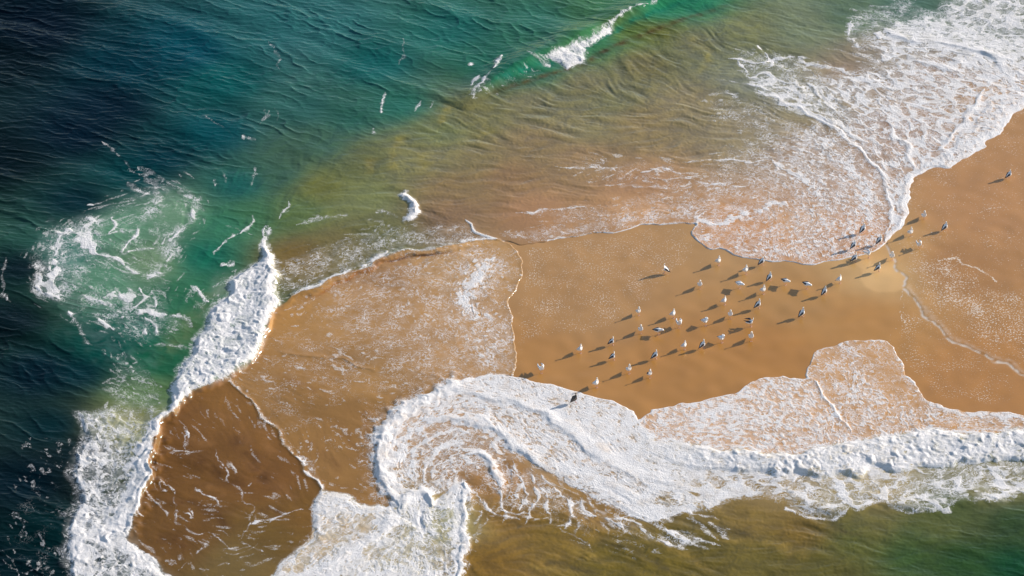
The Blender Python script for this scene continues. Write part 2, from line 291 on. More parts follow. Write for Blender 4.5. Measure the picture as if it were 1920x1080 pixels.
# -- open sea, left swirl
area([(60,480),(90,430),(170,405),(250,350),(340,330),(375,370),(360,430),(320,500),(340,560),(300,620),(240,640),(150,600),(80,560)], .16, 'r', 22, milk=.15)
area([(70,500),(90,440),(160,410),(190,440),(165,500),(150,545),(100,560),(70,540)], .38, 'fr', 16, milk=.3)
area([(150,560),(200,545),(300,570),(340,610),(280,640),(200,610)], .30, 'fr', 16, milk=.2)
for l, w_, d_ in [([(215,395),(205,410),(165,425),(160,445),(168,462)],8,.42),([(160,455),(180,475),(205,478),(220,488),(229,501)],5,1.1),([(162,440),(158,460),(175,473)],5,.8),([(228,500),(260,512),(300,520)],4,.5),
    ([(330,350),(350,362),(370,375),(362,400),(352,425)],9,.5),([(350,420),(325,440),(318,470),(305,500),(270,525)],13,.55),([(275,330),(290,350),(300,370),(280,400),(262,425)],10,.55),([(238,345),(262,362),(285,365)],5,.5),([(205,440),(240,432),(265,425)],4,.6),([(260,420),(250,440),(235,460),(230,475)],3,.7),([(228,478),(260,472),(290,465)],3,.55),
    ([(102,430),(112,455),(100,480)],7,.42),([(92,500),(98,530),(105,548),(90,540)],6,.62),([(100,485),(108,505),(98,525)],6,.8),([(92,525),(100,545)],5,.9),([(65,490),(75,540),(110,560)],8,.45),([(115,430),(150,440),(175,470)],8,.5),([(160,410),(185,418)],4,.7),([(212,405),(216,425),(205,440)],3,.7),([(170,380),(178,386)],4,.7),
    ([(200,550),(230,560),(255,558)],10,.7),([(150,550),(180,565),(210,575)],6,.5),([(265,540),(272,560),(262,575),(245,580)],3,.7),([(282,540),(288,560),(288,575)],2.5,.6),([(262,582),(275,600),(290,612),(303,625),(296,630)],3,.75),([(262,585),(290,585),(315,590)],7,.6),([(320,590),(345,598),(365,612)],6,.5),([(128,580),(135,595)],4,.8),([(185,597),(195,610),(212,623)],4,.8),([(232,592),(236,597)],4,.8),([(265,618),(277,627)],4,.8),
    ([(130,580),(150,620),(180,650)],5,.4),([(290,645),(320,650),(360,655)],5,.45),([(230,660),(235,690),(260,720),(262,745)],5,.45),([(352,538),(375,550),(392,568)],4,.7),([(350,545),(370,570),(385,578)],7,.35),([(470,400),(475,420),(440,440),(415,455),(398,478)],2.6,.75),([(505,430),(497,450),(490,470)],2.5,.6),([(540,375),(530,400),(523,410)],2.5,.65),([(412,500),(440,492)],6,.6),([(430,425),(470,440)],3,.3),
    ([(480,310),(478,330),(470,350)],3,.7),([(400,335),(405,355)],4,.5),([(420,320),(428,345)],3,.4),([(450,255),(470,262),(480,265)],4,.55),([(195,265),(210,280),(228,300)],2.5,.6),([(230,305),(262,322),(300,330)],3,.35),([(260,310),(290,330),(305,345)],4,.45),([(505,80),(517,98),(525,115),(528,135)],2.6,.5),([(515,200),(518,225)],3,.4),([(485,250),(500,200)],3,.22),([(380,215),(400,228),(425,245)],2.2,.35),([(410,240),(440,258)],2.2,.3),([(10,480),(5,540),(20,570)],3,.5),
    ([(107,245),(120,258)],2,.0)]:
    stroke(l, w_, d_*(.72 if (l[0][1] < 340 and l[0][0] > 180) else 1), rag=.8)
stroke([(75,520),(120,560),(200,640),(300,690)], 30, 0, milk=.25)
stroke([(225,470),(300,470),(330,420)], 40, 0, milk=.2)
stroke([(60,470),(110,430),(230,400),(340,340)], 25, 0, milk=.25)
area([(500,110),(560,70),(640,110),(600,160),(530,170)], .0, None, 30, mode='add', milk=.07)
# bottom-left streaks in the dark sea
for l in [[(75,860),(90,880)],[(50,830),(62,842)],[(35,980),(45,1010)],[(50,1020),(55,1050),(48,1080)],[(95,1010),(85,1040),(75,1075)],[(90,990),(100,1000)],[(75,900),(82,925),(72,950)],[(115,960),(110,985)],[(30,960),(28,975)]]:
    stroke(l, 4, .6, rag=.9)
area([(60,830),(130,830),(130,1090),(10,1090),(20,980)], .10, 'fr', 20)
# left mass of foam behind the breaker
area([(150,775),(185,770),(215,765),(238,790),(262,790),(300,790),(283,830),(270,880),(262,930),(238,990),(262,1030),(310,1070),(330,1100),(135,1100),(122,1000),(140,955),(148,920),(128,870),(160,830),(148,800)], .72, 'cf', 10, thick=.20, milk=.6)
area([(150,775),(200,775),(240,780),(262,800),(240,870),(200,850),(165,820)], .58, 'cr', 12)
area([(205,730),(240,728),(285,745),(300,780),(270,850),(250,890),(240,860),(235,800),(215,770)], .36, 'cr', 12, milk=.25)
area([(205,880),(240,860),(258,880),(240,940),(215,960),(205,930)], .5, 'mf', 12, milk=.95)
area([(140,870),(165,880),(178,905),(168,940),(145,920),(132,895)], .42, 'fr', 8)
area([(245,1010),(280,1020),(330,1080),(300,1090),(250,1060)], .70, 'cr', 6)
stroke([(302,800),(283,832),(268,870),(255,920),(240,955),(222,985)], 14, 1.0, 'f', thick=.3, taper=False)
stroke([(283,860),(280,890),(265,930),(245,985),(215,1010)], 15, 1.1, 'f', thick=.35, taper=False)
stroke([(145,850),(152,900),(160,940),(150,990),(145,1040)], 9, .4, thick=.2)
stroke([(140,1090),(150,1020),(190,1000),(240,1030),(300,1080)], 14, .5, 'cf', thick=.2)
area([(215,665),(245,670),(300,720),(320,760),(280,790),(235,770),(215,720)], .22, 'fr', 20, milk=.2)
# main left breaker
BRK = [(497,452),(506,470),(517,492),(523,515),(515,540),(522,567),(513,590),(500,610),(497,640),(480,668),(462,690),(430,708),(405,722),(380,732),(345,755),(316,778),(322,740),(335,690),(358,670),(368,632),(388,612),(398,580),(425,555),(432,530),(445,515),(470,500),(488,485)]
area(BRK, 1.12, 'mf', 7, thick=.38, milk=1)
for b in [(395,632,14),(402,655,10),(430,615,8),(362,695,10),(385,675,8),(440,600,7),(448,650,6)]:
    area([(b[0]-b[2],b[1]),(b[0],b[1]-b[2]*.7),(b[0]+b[2],b[1]),(b[0],b[1]+b[2]*.7)], -.45, None, 8, mode='add')
area([(410,520),(440,510),(440,560),(405,590),(380,600),(390,550)], .15, 'fr', 15, mode='add', milk=.5)
stroke([(497,450),(512,500),(515,560),(495,630),(465,680),(400,722),(340,755),(312,785),(285,840),(280,890),(262,935),(240,990)], 10, 0, h=.42, hl=5, hr=34, taper=True)
stroke([(500,425),(494,445),(502,470)], 3, 1.0)
stroke([(338,735),(322,765),(305,797),(285,835),(278,870)], 9, 1.05, 'f', thick=.25, taper=False)
# seam
stroke(SEAM[1:], 7, .8, 'mf', h=.0, taper=True, thick=.08)
stroke([(545,556),(600,535),(655,510),(700,490),(730,470)], 9, .9, 'mf', thick=.12)
stroke([(720,470),(760,456),(830,452),(900,447),(935,450)], 9, .62, 'mf')
stroke([(521,575),(600,543),(700,503),(735,482),(810,474),(900,463)], 5, 0, h=.16, hl=22, hr=5)
area([(520,490),(600,465),(720,430),(860,420),(900,440),(735,470),(640,510),(530,555)], .34, 'mf', 14)
stroke([(873,412),(882,428),(900,440),(925,449),(942,452)], 3, 1.2, h=.05, hl=8, hr=3, rag=.2)
stroke(A_LEFT, 2.0, .9, taper=False, rag=.3, h=.025, hl=3, hr=5)
area([(748,365),(765,360),(778,380),(787,398),(775,412),(758,418),(765,400),(762,385)], 1.1, 'f', 4, thick=.25, h=.1)
for l in [[(700,400),(725,395),(750,410)],[(690,415),(720,412)],[(560,420),(600,410),(650,405)]]: stroke(l, 6, .4)
# left wash over the sand
area(REG_C, .085, 'fr', 3)
area([(700,500),(860,470),(940,460),(970,500),(950,560),(955,640),(960,700),(850,715),(760,740),(720,700),(640,640),(600,560)], .31, 'f', 34)
area([(860,470),(930,480),(945,520),(880,570),(900,610),(950,600),(955,690),(900,690),(870,620),(840,560),(870,520)], .56, 'f', 20)
stroke([(930,480),(890,520),(868,545),(880,575),(900,592),(940,590)], 13, .40, 'f')
stroke([(520,660),(580,670),(650,676),(700,700)], 2, 0, h=.05, hl=6, hr=3)
area([(520,620),(700,640),(720,740),(600,740),(500,700)], .2, 'cr', 30)
area([(440,700),(520,690),(560,760),(600,800),(520,800)], .18, 'cr', 20)
area([(700,770),(730,790),(712,850),(720,920),(745,950),(690,930),(680,850)], .28, 'r', 14)
stroke(D_LINE, 4, .75, 'f', h=.05, hl=5, hr=4, rag=.5, taper=False)
stroke([(560,850),(590,905),(592,930)], 9, .4, 'f')
# brown pool
area(REG_D, .025, 'r', 3)
for l, d_ in [([(268,910),(285,930),(300,955),(320,970)],.6),([(340,800),(348,815),(345,830)],.55),([(325,845),(360,850),(385,848)],.5),([(400,770),(403,785)],.5),([(365,915),(372,925),(395,935),(410,950)],.65),([(345,965),(355,975)],.9),([(352,955),(358,975)],.7),([(345,985),(360,997),(382,996)],.7),([(405,995),(425,998),(432,1008)],.55),([(470,985),(500,975),(540,965)],.5),([(430,860),(440,890)],.45),([(460,915),(470,905)],.5),([(465,950),(468,985)],.4),([(250,945),(260,965),(272,970)],.6),([(370,1010),(390,1025),(380,1040)],.5),([(420,1035),(450,1040),(480,1020)],.45),([(300,905),(305,925)],.5),([(450,1010),(470,1030),(500,1035)],.4),([(330,1070),(355,1050)],.6),([(400,1062),(430,1058)],.6),([(355,840),(352,815)],.4)]:
    stroke(l, 1.6, d_*.95, rag=.7)
for l in [[(345,800),(352,822),(348,838),(362,852),(384,850)],[(400,845),(420,870),(432,905),(455,930),(468,955)],[(300,900),(322,925),(333,950),(328,975),(350,990)],[(455,1010),(468,985),(500,978),(540,962),(565,958)],[(395,1000),(412,1018),(445,1030),(470,1022)]]: stroke(l, 1.4, .52, rag=.9)
stroke([(330,860),(400,880),(480,900)], 20, 0, h=.05, hl=25, hr=12)
# swirl and bottom mass
SW = SWIRL_TOP + [(1203,800),(1233,827),(1300,850),(1500,870),(1500,930),(1380,930),(1300,960),(1200,980),(1100,930),(1020,880),(980,860),(945,840),(945,930),(880,920),(868,900),(815,930),(780,940)]
area(SW, .80, 'mf', 4, thick=.05)
area([(760,800),(850,770),(930,790),(980,850),(945,860),(950,930),(900,900),(840,900),(780,930),(755,860)], .58, 'f', 16)
area([(860,725),(960,712),(1080,738),(1190,785),(1170,830),(1060,790),(960,748)], .98, 'f', 8)
area([(1080,800),(1200,790),(1240,830),(1330,850),(1350,900),(1200,880)], 1.0, 'f', 10)
stroke(SWIRL_TOP[1:13], 16, .9, 'f', thick=.22, h=.10, hl=6, hr=30, taper=False)
stroke([(795,790),(870,786),(925,802),(965,835),(1005,870),(1040,890)], 8, .75, 'f', h=.12, hl=14, hr=6)
stroke([(855,738),(920,745),(985,762),(1040,795),(1090,835),(1140,868),(1200,905)], 7, .7, 'f', h=.12, hl=16, hr=7)
stroke([(1000,770),(1070,800),(1130,845),(1200,885),(1290,920)], 14, .7, 'mf', h=.05, hl=10, hr=10)
stroke([(1040,870),(1120,905),(1200,950),(1260,980)], 16, .75, 'cm')
stroke([(870,850),(905,855),(930,880),(940,915),(938,930)], 7, .65, 'f', h=.12, hl=9, hr=6)
area([(868,880),(905,888),(925,925),(940,960),(900,955),(872,930)], .18, 'r', 6)
area([(930,880),(1000,880),(1060,930),(1150,970),(1230,1000),(1300,1000),(1320,1020),(1240,1020),(1150,985),(1060,960),(980,960),(940,940)], .42, 'cr', 12)
area([(960,960),(1060,960),(1200,1010),(1300,1030),(1200,1040),(1060,1000)], .14, 'cr', 14)
for l in [[(940,950),(960,965),(985,962)],[(1000,890),(1005,940),(990,980)],[(1060,930),(1075,960),(1062,990)],[(890,930),(920,960),(980,975)],[(905,960),(895,985)],[(1250,990),(1270,1010),(1300,1020)],[(1290,960),(1350,975)],[(1310,990),(1340,1010)],[(1300,1010),(1350,1025)]]:
    stroke(l, 3, .6, rag=.7)
PM = P_TOP[:-1] + [(758,940),(775,926),(805,932),(818,950),(842,910),(866,902),(880,925),(872,960),(866,985),(866,1005),(878,1025),(872,1045),(862,1060),(858,1150),(520,1150),(500,1085),(540,1045),(585,1010),(588,975),(580,955)]
area(PM, .93, 'mf', 4, thick=.12, milk=.8)
area([(640,960),(735,965),(700,1010),(620,1060),(530,1080),(560,1030),(600,990)], .66, 'cm', 12, milk=.1)
area([(620,1000),(690,985),(660,1030),(600,1062),(540,1080),(560,1040)], .50, 'c', 10)
area([(690,1010),(760,985),(770,1030),(720,1060),(680,1050)], .50, 'fr', 10)
stroke([(752,968),(715,1002),(665,1032),(600,1068)], 8, .95, 'f', thick=.1, h=.10, hl=8, hr=14)
area([(800,1000),(845,1000),(850,1060),(800,1080),(780,1040)], .58, 'c', 8, milk=.5)
area([(700,1000),(780,990),(790,1060),(700,1070)], .66, 'fr', 12, milk=.6)
area([(820,960),(850,950),(838,1000),(820,1020)], .45, 'fr', 10, milk=.4)
stroke([(758,955),(765,932),(790,925),(812,940),(815,955)], 9, 1.0, 'f', thick=.22, h=.14, hl=12, hr=10)
stroke([(866,905),(876,930),(868,970),(864,1000),(874,1025),(866,1050),(858,1090)], 10, 1.0, 'f', thick=.22)
stroke([(760,965),(785,990),(790,960)], 5, 0, h=-.12, hl=6, hr=6)
stroke([(745,965),(700,1010),(640,1040),(560,1085)], 16, .3, 'm', thick=.12)
for l, w_, d_ in [([(770,880),(785,838),(830,812),(895,818),(945,852),(975,890)],4,.42),([(795,905),(803,865),(838,838),(890,842),(922,872),(935,905)],4,.46),([(750,870),(765,820),(800,800)],5,.35),([(815,900),(830,868),(862,858),(890,875)],4,.4),
    ([(950,872),(975,900),(985,935),(970,960)],2.4,.50),([(985,880),(1015,915),(1030,955),(1025,985)],2.4,.5),([(1015,888),(1050,925),(1075,965),(1080,1000)],2.4,.5),([(1045,900),(1090,940),(1130,985),(1140,1010)],2.4,.45),([(1090,925),(1140,965),(1190,1005)],2.6,.5),([(1130,950),(1190,985),(1250,1020),(1290,1030)],3,.5),([(1170,965),(1230,985),(1290,1010)],3,.5),
    ([(935,920),(945,950),(935,985)],2.2,.5),([(900,935),(915,960),(905,995),(890,1010)],2.2,.45),([(960,930),(1000,945),(1050,950)],2.2,.42),([(1080,960),(1130,972),(1180,968)],2.4,.42),([(880,950),(900,965),(925,968)],2.2,.45),([(1220,1000),(1255,1022),(1300,1022),(1330,1035)],3,.45),([(1050,990),(1090,1010),(1110,1035)],2,.38)]:
    stroke(l, w_, d_, rag=.9)
# lower sheet over the sand
area(REG_N, .66, 'f', 3)
area([(1516,709),(1520,660),(1570,645),(1600,670),(1600,720),(1560,760),(1520,740)], .52, 'mf', 14)
area([(1600,640),(1670,645),(1700,710),(1745,760),(1700,770),(1640,720)], .36, 'f', 12)
area([(1270,765),(1400,730),(1420,800),(1300,810)], .78, 'f', 20)
area([(1560,760),(1760,765),(1900,790),(1900,800),(1700,812),(1600,826)], .56, 'm', 12)
stroke(N_TOP, 2.5, .8, rag=.3, taper=False); stroke(LOBE2[:9], 2.5, .8, rag=.3, taper=False); stroke(LOBE2[8:], 3, .4, rag=.6, taper=False)
stroke([(1518,705),(1540,735),(1556,760),(1575,785),(1600,815)], 1.8, .55, h=.06, hl=3, hr=6, rag=.8)
stroke([(1740,760),(1800,772),(1860,780),(1920,785)], 8, .35, 'f')
# lower breaker
BAND = BAND_TOP[1:] + [(2150,880),(1920,872),(1850,868),(1760,882),(1640,884),(1600,895),(1500,898),(1400,892),(1280,880),(1200,850)]
area(BAND, 1.05, 'mf', 6, thick=.34, milk=1)
area([(1500,880),(1600,890),(1640,884),(1760,882),(1850,868),(1920,872),(2150,880),(2150,960),(1920,925),(1880,942),(1830,935),(1800,930),(1780,955),(1710,960),(1680,955),(1650,930),(1610,955),(1580,950),(1560,975),(1510,965),(1480,950)], .60, 'c', 7, milk=.35)
area([(1280,885),(1500,895),(1560,900),(1500,940),(1420,930),(1380,935),(1300,960),(1270,930)], .70, 'c', 10)
stroke([(1580,905),(1578,930),(1600,952),(1630,950),(1652,935),(1660,915)], 6, .8)
stroke([(1470,950),(1510,968),(1560,978),(1585,955)], 4, .6); stroke([(1650,920),(1670,950),(1700,962),(1720,950)], 4, .5); stroke([(1715,925),(1770,958),(1795,940)], 4, .6)
stroke([(1800,890),(1800,930),(1840,940),(1900,925)], 5, .6); stroke([(1850,870),(1880,910),(1930,930)], 5, .6); stroke([(1230,900),(1300,920),(1370,930)], 6, .5)
for l in [[(1300,960),(1330,1000),(1350,1010)],[(1330,980),(1370,1010)],[(1280,1010),(1310,1022)]]: stroke(l, 4, .5)
stroke([(1300,850),(1380,858),(1460,866),(1540,858),(1640,838),(1745,825),(1840,832),(1905,822),(2100,825)], 10, 0, h=.28, hl=16, hr=36, taper=True)
stroke([(1480,930),(1560,960),(1650,945),(1740,950),(1830,935),(1940,930)], 10, 0, h=.22, hl=24, hr=14)
for b in [(1640,850,14),(1790,870,20),(1700,858,9),(1560,870,9),(1860,855,12)]:
    area([(b[0]-b[2],b[1]),(b[0],b[1]-b[2]*.4),(b[0]+b[2],b[1]),(b[0],b[1]+b[2]*.4)], -.4, None, 8, mode='add')
# upper crest
stroke([(860,205),(900,175),(950,140),(1000,112),(1045,92),(1100,66),(1150,42),(1200,20),(1260,-6),(1400,-60)], 10, 0, h=.8, hl=40, hr=16, taper=True, warp=False)
stroke([(1130,55),(1160,38),(1200,18),(1250,-2),(1330,-30)], 4, .7, 'f', rag=.9)
area([(1020,112),(1050,98),(1095,78),(1125,58),(1152,42),(1146,62),(1118,78),(1098,92),(1096,118),(1065,130),(1045,120)], .95, 'mf', 5, thick=.14)
stroke([(990,102),(1015,115),(1025,128)], 4, .6); stroke([(1060,105),(1085,108),(1092,116)], 8, 1.0, thick=.2)
stroke([(936,106),(932,122),(924,134)], 6, 1.0, thick=.1); stroke([(882,118),(884,126)], 5, .9); stroke([(920,138),(900,165),(888,190)], 4, .5); stroke([(893,145),(888,165)], 3, .8); stroke([(905,150),(902,172)], 3, .5)
stroke([(718,170),(717,190),(713,215)], 2.4, .7); stroke([(785,190),(780,210)], 2.4, .6); stroke([(752,70),(757,100),(755,120)], 2.6, .35); stroke([(812,190),(808,203)], 2, .6); stroke([(705,240),(700,252)], 2.4,.6)
area([(870,195),(900,165),(960,140),(1000,120),(1020,140),(950,165)], .12, 'fr', 10, mode='add')
# upper right field
TR = [(1640,20),(1700,40),(1760,20),(1800,-20),(1900,-60),(2150,-100),(2150,20)]+B_TOP[::-1][1:-1]+[(1657,459),(1668,420),(1668,370),(1650,325),(1620,290),(1580,250),(1530,225),(1480,205),(1430,185),(1400,150),(1440,130),(1500,130),(1590,140),(1640,100),(1600,70)]
area(TR, .70, 'c', 12, thick=.03, milk=.15)
area([(1380,95),(1430,100),(1520,110),(1620,120),(1600,150),(1500,150),(1420,140),(1390,130)], .36, 'cr', 14)
area([(1590,60),(1600,20),(1700,0),(1760,30),(1680,50),(1640,80),(1630,120),(1600,110)], .42, 'cr', 10)
area([(1655,70),(1720,35),(1830,50),(1920,90),(1925,190),(1870,160),(1800,110),(1700,75)], .88, 'cm', 12)
area([(1480,190),(1600,200),(1700,260),(1712,320),(1690,400),(1665,440),(1672,380),(1640,300),(1560,235)], .62, 'cm', 14)
area([(1500,30),(1640,110),(1700,120),(1640,135),(1540,140),(1500,110)], -.25, None, 14, mode='add')
for l, w_, d_ in [([(1365,108),(1400,115),(1430,118),(1440,105),(1420,85)],3,.8),([(1385,115),(1398,135),(1405,145),(1440,140),(1460,155)],4,.7),([(1440,130),(1450,110),(1490,108),(1520,112)],4,.7),([(1350,150),(1400,158),(1440,168)],4,.45),([(1490,105),(1510,120),(1560,125),(1600,145),(1660,155)],6,.55),([(1540,88),(1600,100),(1650,115),(1700,100)],5,.5),([(1600,40),(1595,70),(1610,90)],4,.5),([(1420,170),(1480,195),(1530,215),(1575,238),(1610,265)],6,.6)]:
    stroke(l, w_, d_, rag=.8)
stroke([(1655,55),(1700,75),(1780,80),(1840,100),(1900,115)], 10, .4, h=.10, hl=18, hr=8)
stroke([(1700,105),(1780,130),(1830,100),(1870,115),(1900,150)], 8, .3, h=.09, hl=18, hr=8)
stroke([(1640,60),(1650,72)], 7, .9, thick=.05)
stroke([(1410,172),(1470,192),(1530,222),(1580,252),(1620,290),(1650,325),(1668,365),(1671,405),(1662,445)], 4, .8, h=.05, hl=3, hr=8, rag=.2)
stroke([(1672,238),(1690,265),(1708,290),(1711,320)], 5, .6, h=.06, hl=5, hr=8)
stroke([(1850,165),(1830,190),(1810,225),(1780,262),(1755,285)], 4, .7, h=.08, hl=7, hr=5)
area([(1712,318),(1760,295),(1810,240),(1850,190),(1905,170),(1935,180),(1905,215),(1860,262),(1815,298),(1780,316),(1722,326),(1712,345),(1705,380),(1695,425),(1670,450),(1660,455),(1675,420),(1690,350)], .98, 'mf', 4, thick=.12)
area([(1790,270),(1840,215),(1880,190),(1850,230),(1815,270)], .70, 'f', 8)
stroke([(1660,452),(1690,430),(1700,400),(1706,370),(1712,340),(1725,326),(1780,314),(1815,296),(1860,260),(1905,212)], 5, .5, thick=.1, taper=False)
# wash lobe, upper centre
LB = [(1300,423),(1290,400),(1340,330),(1420,280),(1480,240),(1540,235),(1600,280),(1645,325),(1665,370),(1668,410),(1655,458)]+LOBE1[::-1][1:]
area(LB, .60, 'f', 10)
area([(1330,400),(1420,330),(1500,350),(1480,430),(1380,460),(1320,440)], .48, 'f', 20)
area([(1300,400),(1300,340),(1400,260),(1480,240),(1440,330),(1380,380)], .38, 'mf', 25)
area([(950,440),(1100,420),(1200,395),(1300,370),(1320,410),(1240,418),(1200,422),(1100,438),(1000,450)], .50, 'f', 12)
area([(1000,400),(1200,370),(1300,330),(1310,370),(1200,395),(1050,420)], .30, 'fr', 14)
area([(1020,300),(1180,290),(1320,320),(1300,350),(1150,350)], .17, 'cr', 20)
area([(1330,190),(1440,200),(1500,240),(1440,260),(1350,220)], .34, 'f', 20)
for l, w_, d_ in [([(1060,315),(1110,312),(1160,320)],3,.5),([(1130,345),(1200,350),(1260,350)],4,.5),([(1200,325),(1240,315),(1290,335)],4,.5),([(1290,305),(1350,300),(1430,303)],3,.6),([(1280,335),(1330,345),(1400,350)],4,.4),([(1440,300),(1490,325),(1530,355)],5,.4),([(960,402),(1020,395),(1100,388)],3,.5),([(1320,400),(1300,415),(1345,418),(1400,400),(1480,380)],5,.5),([(1330,178),(1360,175),(1400,188)],5,.5)]:
    stroke(l, w_, d_, rag=.8)
stroke(A_TOP[2:], 3, .6, rag=.4, taper=False, h=.03, hl=5, hr=3); stroke(LOBE1, 2.4, 1.1, rag=.2, taper=False, h=.03, hl=6, hr=3)
stroke(SWIRL_TOP[11:], 3.5, .8, rag=.2, taper=False, h=.04, hl=3, hr=8)
stroke([(1510,240),(1580,300),(1620,350),(1630,420)], 10, .2, 'f')

s, sd = poly_sd([(1150,770),(1450,800),(1480,900),(1150,870)], pad=2.0); gx0, gx1 = G(1200,830)[0], G(1480,860)[0]
rr = 1-.85*(1-sstep(gx0, gx1, X[s]))*sstep(-1.0, .6, sd); TH[s] *= rr; H[s] *= rr
def tint(pts, wd, rgb, amt, warp=True, taper=True):
    P = smooth_line(GP(pts), 3); s = box(P, wd*PX*2.4); x, y = ((WX if warp else X)[s], (WY if warp else Y)[s]); d, t, _ = line_dist(x, y, P)
    e = np.clip(np.minimum(t, 1-t)/.2, 0, 1) if taper else 1
    m = (amt*np.exp(-(d/(wd*PX))**2)*e*np.clip(.85+.3*fbm(x, y, 1.2, 3, 1, 2.1), 0, 1.3))[..., None]; m = np.clip(m, 0, 1); body[s] = body[s]*(1-m)+lin(rgb)*m
tint([(860,212),(930,172),(1010,146),(1090,122),(1135,96),(1200,68),(1280,38),(1400,0)], 9, (82,72,30), .75, False)  # wave base: dark refracted band put into the body colour as brown
tint([(880,188),(940,152),(1000,128),(1060,108),(1130,72),(1190,40),(1250,16),(1330,-16)], 9, (22,112,84), .75, False)
for l in [[(330,860),(400,880),(470,930)],[(300,930),(380,950),(450,1000)],[(430,800),(480,870),(520,930)],[(470,960),(540,960)],[(300,1000),(360,1040)]]: tint(l, 16, (84,54,24), .45)
for l in [[(400,760),(440,790),(470,840)],[(350,820),(400,840)],[(480,800),(520,860)],[(380,910),(420,930)],[(500,900),(560,940)]]: tint(l, 10, (146,102,54), .45)
for l in [[(560,820),(600,850),(640,890)],[(620,780),(660,830),(690,880)],[(520,700),(600,740)],[(680,760),(700,830)]]: tint(l, 9, (132,92,48), .4)
tint(CREST_R[4:24], 6, (150,106,62), .85)
tint([(560,568),(640,532),(700,505),(740,488),(800,478),(860,474)], 5, (150,92,30), .7)
tint([(690,506),(740,488),(800,478),(850,474)], 3, (88,62,34), .7)
tint([(945,457),(1030,456),(1100,446),(1170,436)], 3, (120,78,34), .6)
tint([(300,690),(330,640),(370,590),(420,540),(470,500)], 22, (92,112,72), .5)
for l in [[(820,245),(830,215),(850,190)],[(760,250),(740,285),(735,330)],[(800,330),(790,280)],[(880,260),(930,240)],[(1290,70),(1330,100),(1310,140)],[(690,330),(700,290)]]: tint(l, 10, (150,136,62), .45)
for l in [[(1050,1020),(1100,1040),(1160,1060)],[(1180,990),(1260,1025),(1340,1075)],[(1400,965),(1480,985)],[(980,1060),(1050,1075)],[(1430,1020),(1520,1045)],[(1330,1000),(1400,1020)]]: tint(l, 9, (156,128,58), .5)
for l in [[(1000,1040),(1060,1062),(1120,1080)],[(1120,1010),(1200,1040),(1280,1080)],[(1300,975),(1380,1000),(1440,1010)],[(1540,990),(1620,1000)],[(950,975),(990,990)]]: tint(l, 8, (80,68,34), .5)
# -- relief of open water
def dirspec(theta, wl, spread, seed, lo=.25):
    """directional sea; theta = direction of travel"""
    r = np.random.default_rng(seed); n = r.standard_normal((NY, NX)).astype(np.float32)
    ky = np.fft.fftfreq(NY, DY)[:, None]; kx = np.fft.rfftfreq(NX, DX)[None, :]
    k = np.hypot(kx, ky)+1e-6; th = np.arctan2(ky, kx); k0 = 1/wl
    dth = np.angle(np.exp(1j*2*(th-theta)))/2
    A = np.exp(-dth**2/(2*spread**2)) * np.where(k < k0, np.exp(-((k-k0)/(.35*k0))**2), (k/k0)**-2.7) * (k < 1/.12)
    h = np.fft.irfft2(np.fft.rfft2(n)*A, s=(NY, NX)); return (h/h.std()).astype(np.float32)
def sharp(h): h = 1.15*np.tanh(h/1.15); return .8-1.5*np.sqrt(h*h+.012)
s1 = dirspec(R(76), 2.0, .46, 21); s2 = dirspec(R(52), 2.0, .50, 22); s3 = dirspec(R(64), 4.5, .25, 23)
cw = np.clip(cdir, 0, 1); chop = s1*(1-cw)+s2*cw; chop /= np.sqrt((1-cw)**2+cw**2)
calm = 1-np.clip(MIL*1.2, 0, .75)
s4 = dirspec(R(84), .9, .5, 25); s5 = dirspec(R(60), 5.0, .3, 27)
DNS = sstep(.5, .85, D)*sstep(0, .3, -dry)
WAVE = .0032*st5*DNS*sstep(.30, .10, TH)*np.clip(.6+.6*noise(X, Y, 1.9, 2, 3.8), 0, 1.5)+deep*(0.050*sharp(chop)*(.75+.35*np.clip(s5, -1.5, 1.5))+.020*sharp(s4)+0.05*s3)*calm
WAVE += ripw*(0.015*rp*(.75+.35*np.clip(noise(X, Y, 3.5, 1, 2.2), -1.5, 1.5))+.0032*noise(wx, wy, .5, 1, 7.3)+.0015*noise(X, Y, .25, 2, 1.3))
# foam lumps
l1, _ = worley(wx, wy, .60, 1, 3.0); l2, _ = worley(wx, wy, .30, 0, 8.0); l3, _ = worley(wx, wy, .15, 1, 1.0)
lump = np.clip(.9-l1, 0, 1)*.55+np.clip(.9-l2, 0, 1)*.32+np.clip(.9-l3, 0, 1)*.16+.12*noise(X, Y, 1.6, 2, 2.2)
P_ = (MX*np.stack([Pc, Pm, Pf, Pr], -1)).sum(-1)
P_ = np.clip((P_-.5)/np.sqrt((MX**2).sum(-1))+.5, 0, 1)
De = np.clip(D, 0, 2); De = De*(.22+.78*sstep(.40, .86, De)); De *= 1+.22*fbm(X, Y, 1.8, 3, 0, 9.4)*sstep(1.0, .7, De); De -= (.045+.075*st5*np.clip(.7+.6*noise(X, Y, 2.1, 0, 1.8), 0, 1.6)+.11*np.clip(fbm(X, Y, 1.1, 3, 2, 5.4), -1, 2))*sstep(.5, .8, De)*sstep(1.5, 1.0, D)
Q = P_-(1-De); Q = np.where(D < .02, -1, Q)
FOAM = sstep(-.14, .16, Q)
FILM = np.clip(D*1.05-.12, 0, .8)*np.clip(.60+.35*fbm(X, Y, .8, 3, 2, 7.1), 0, 1.3)*.52
SPARK = fbm(X, Y, .12, 2, 0, 4.1)
edge = sstep(-.12, .06, -dry)
lump = .42*lump+.30*np.abs(fbm(wx, wy, 1.3, 3, 0, 4.5))+.012*st5
lump = box_mean(lump.astype(np.float64), 1).astype(np.float32)
Zw = -0.12+0.145*edge + .55*H + WAVE*sstep(.2, 1.2, -dry) + TH*(.28+.38*lump)*sstep(0, .3, -dry) + .012*np.clip(FOAM, 0, 1)*np.clip(D, 0, 1)*sstep(0, .2, -dry)
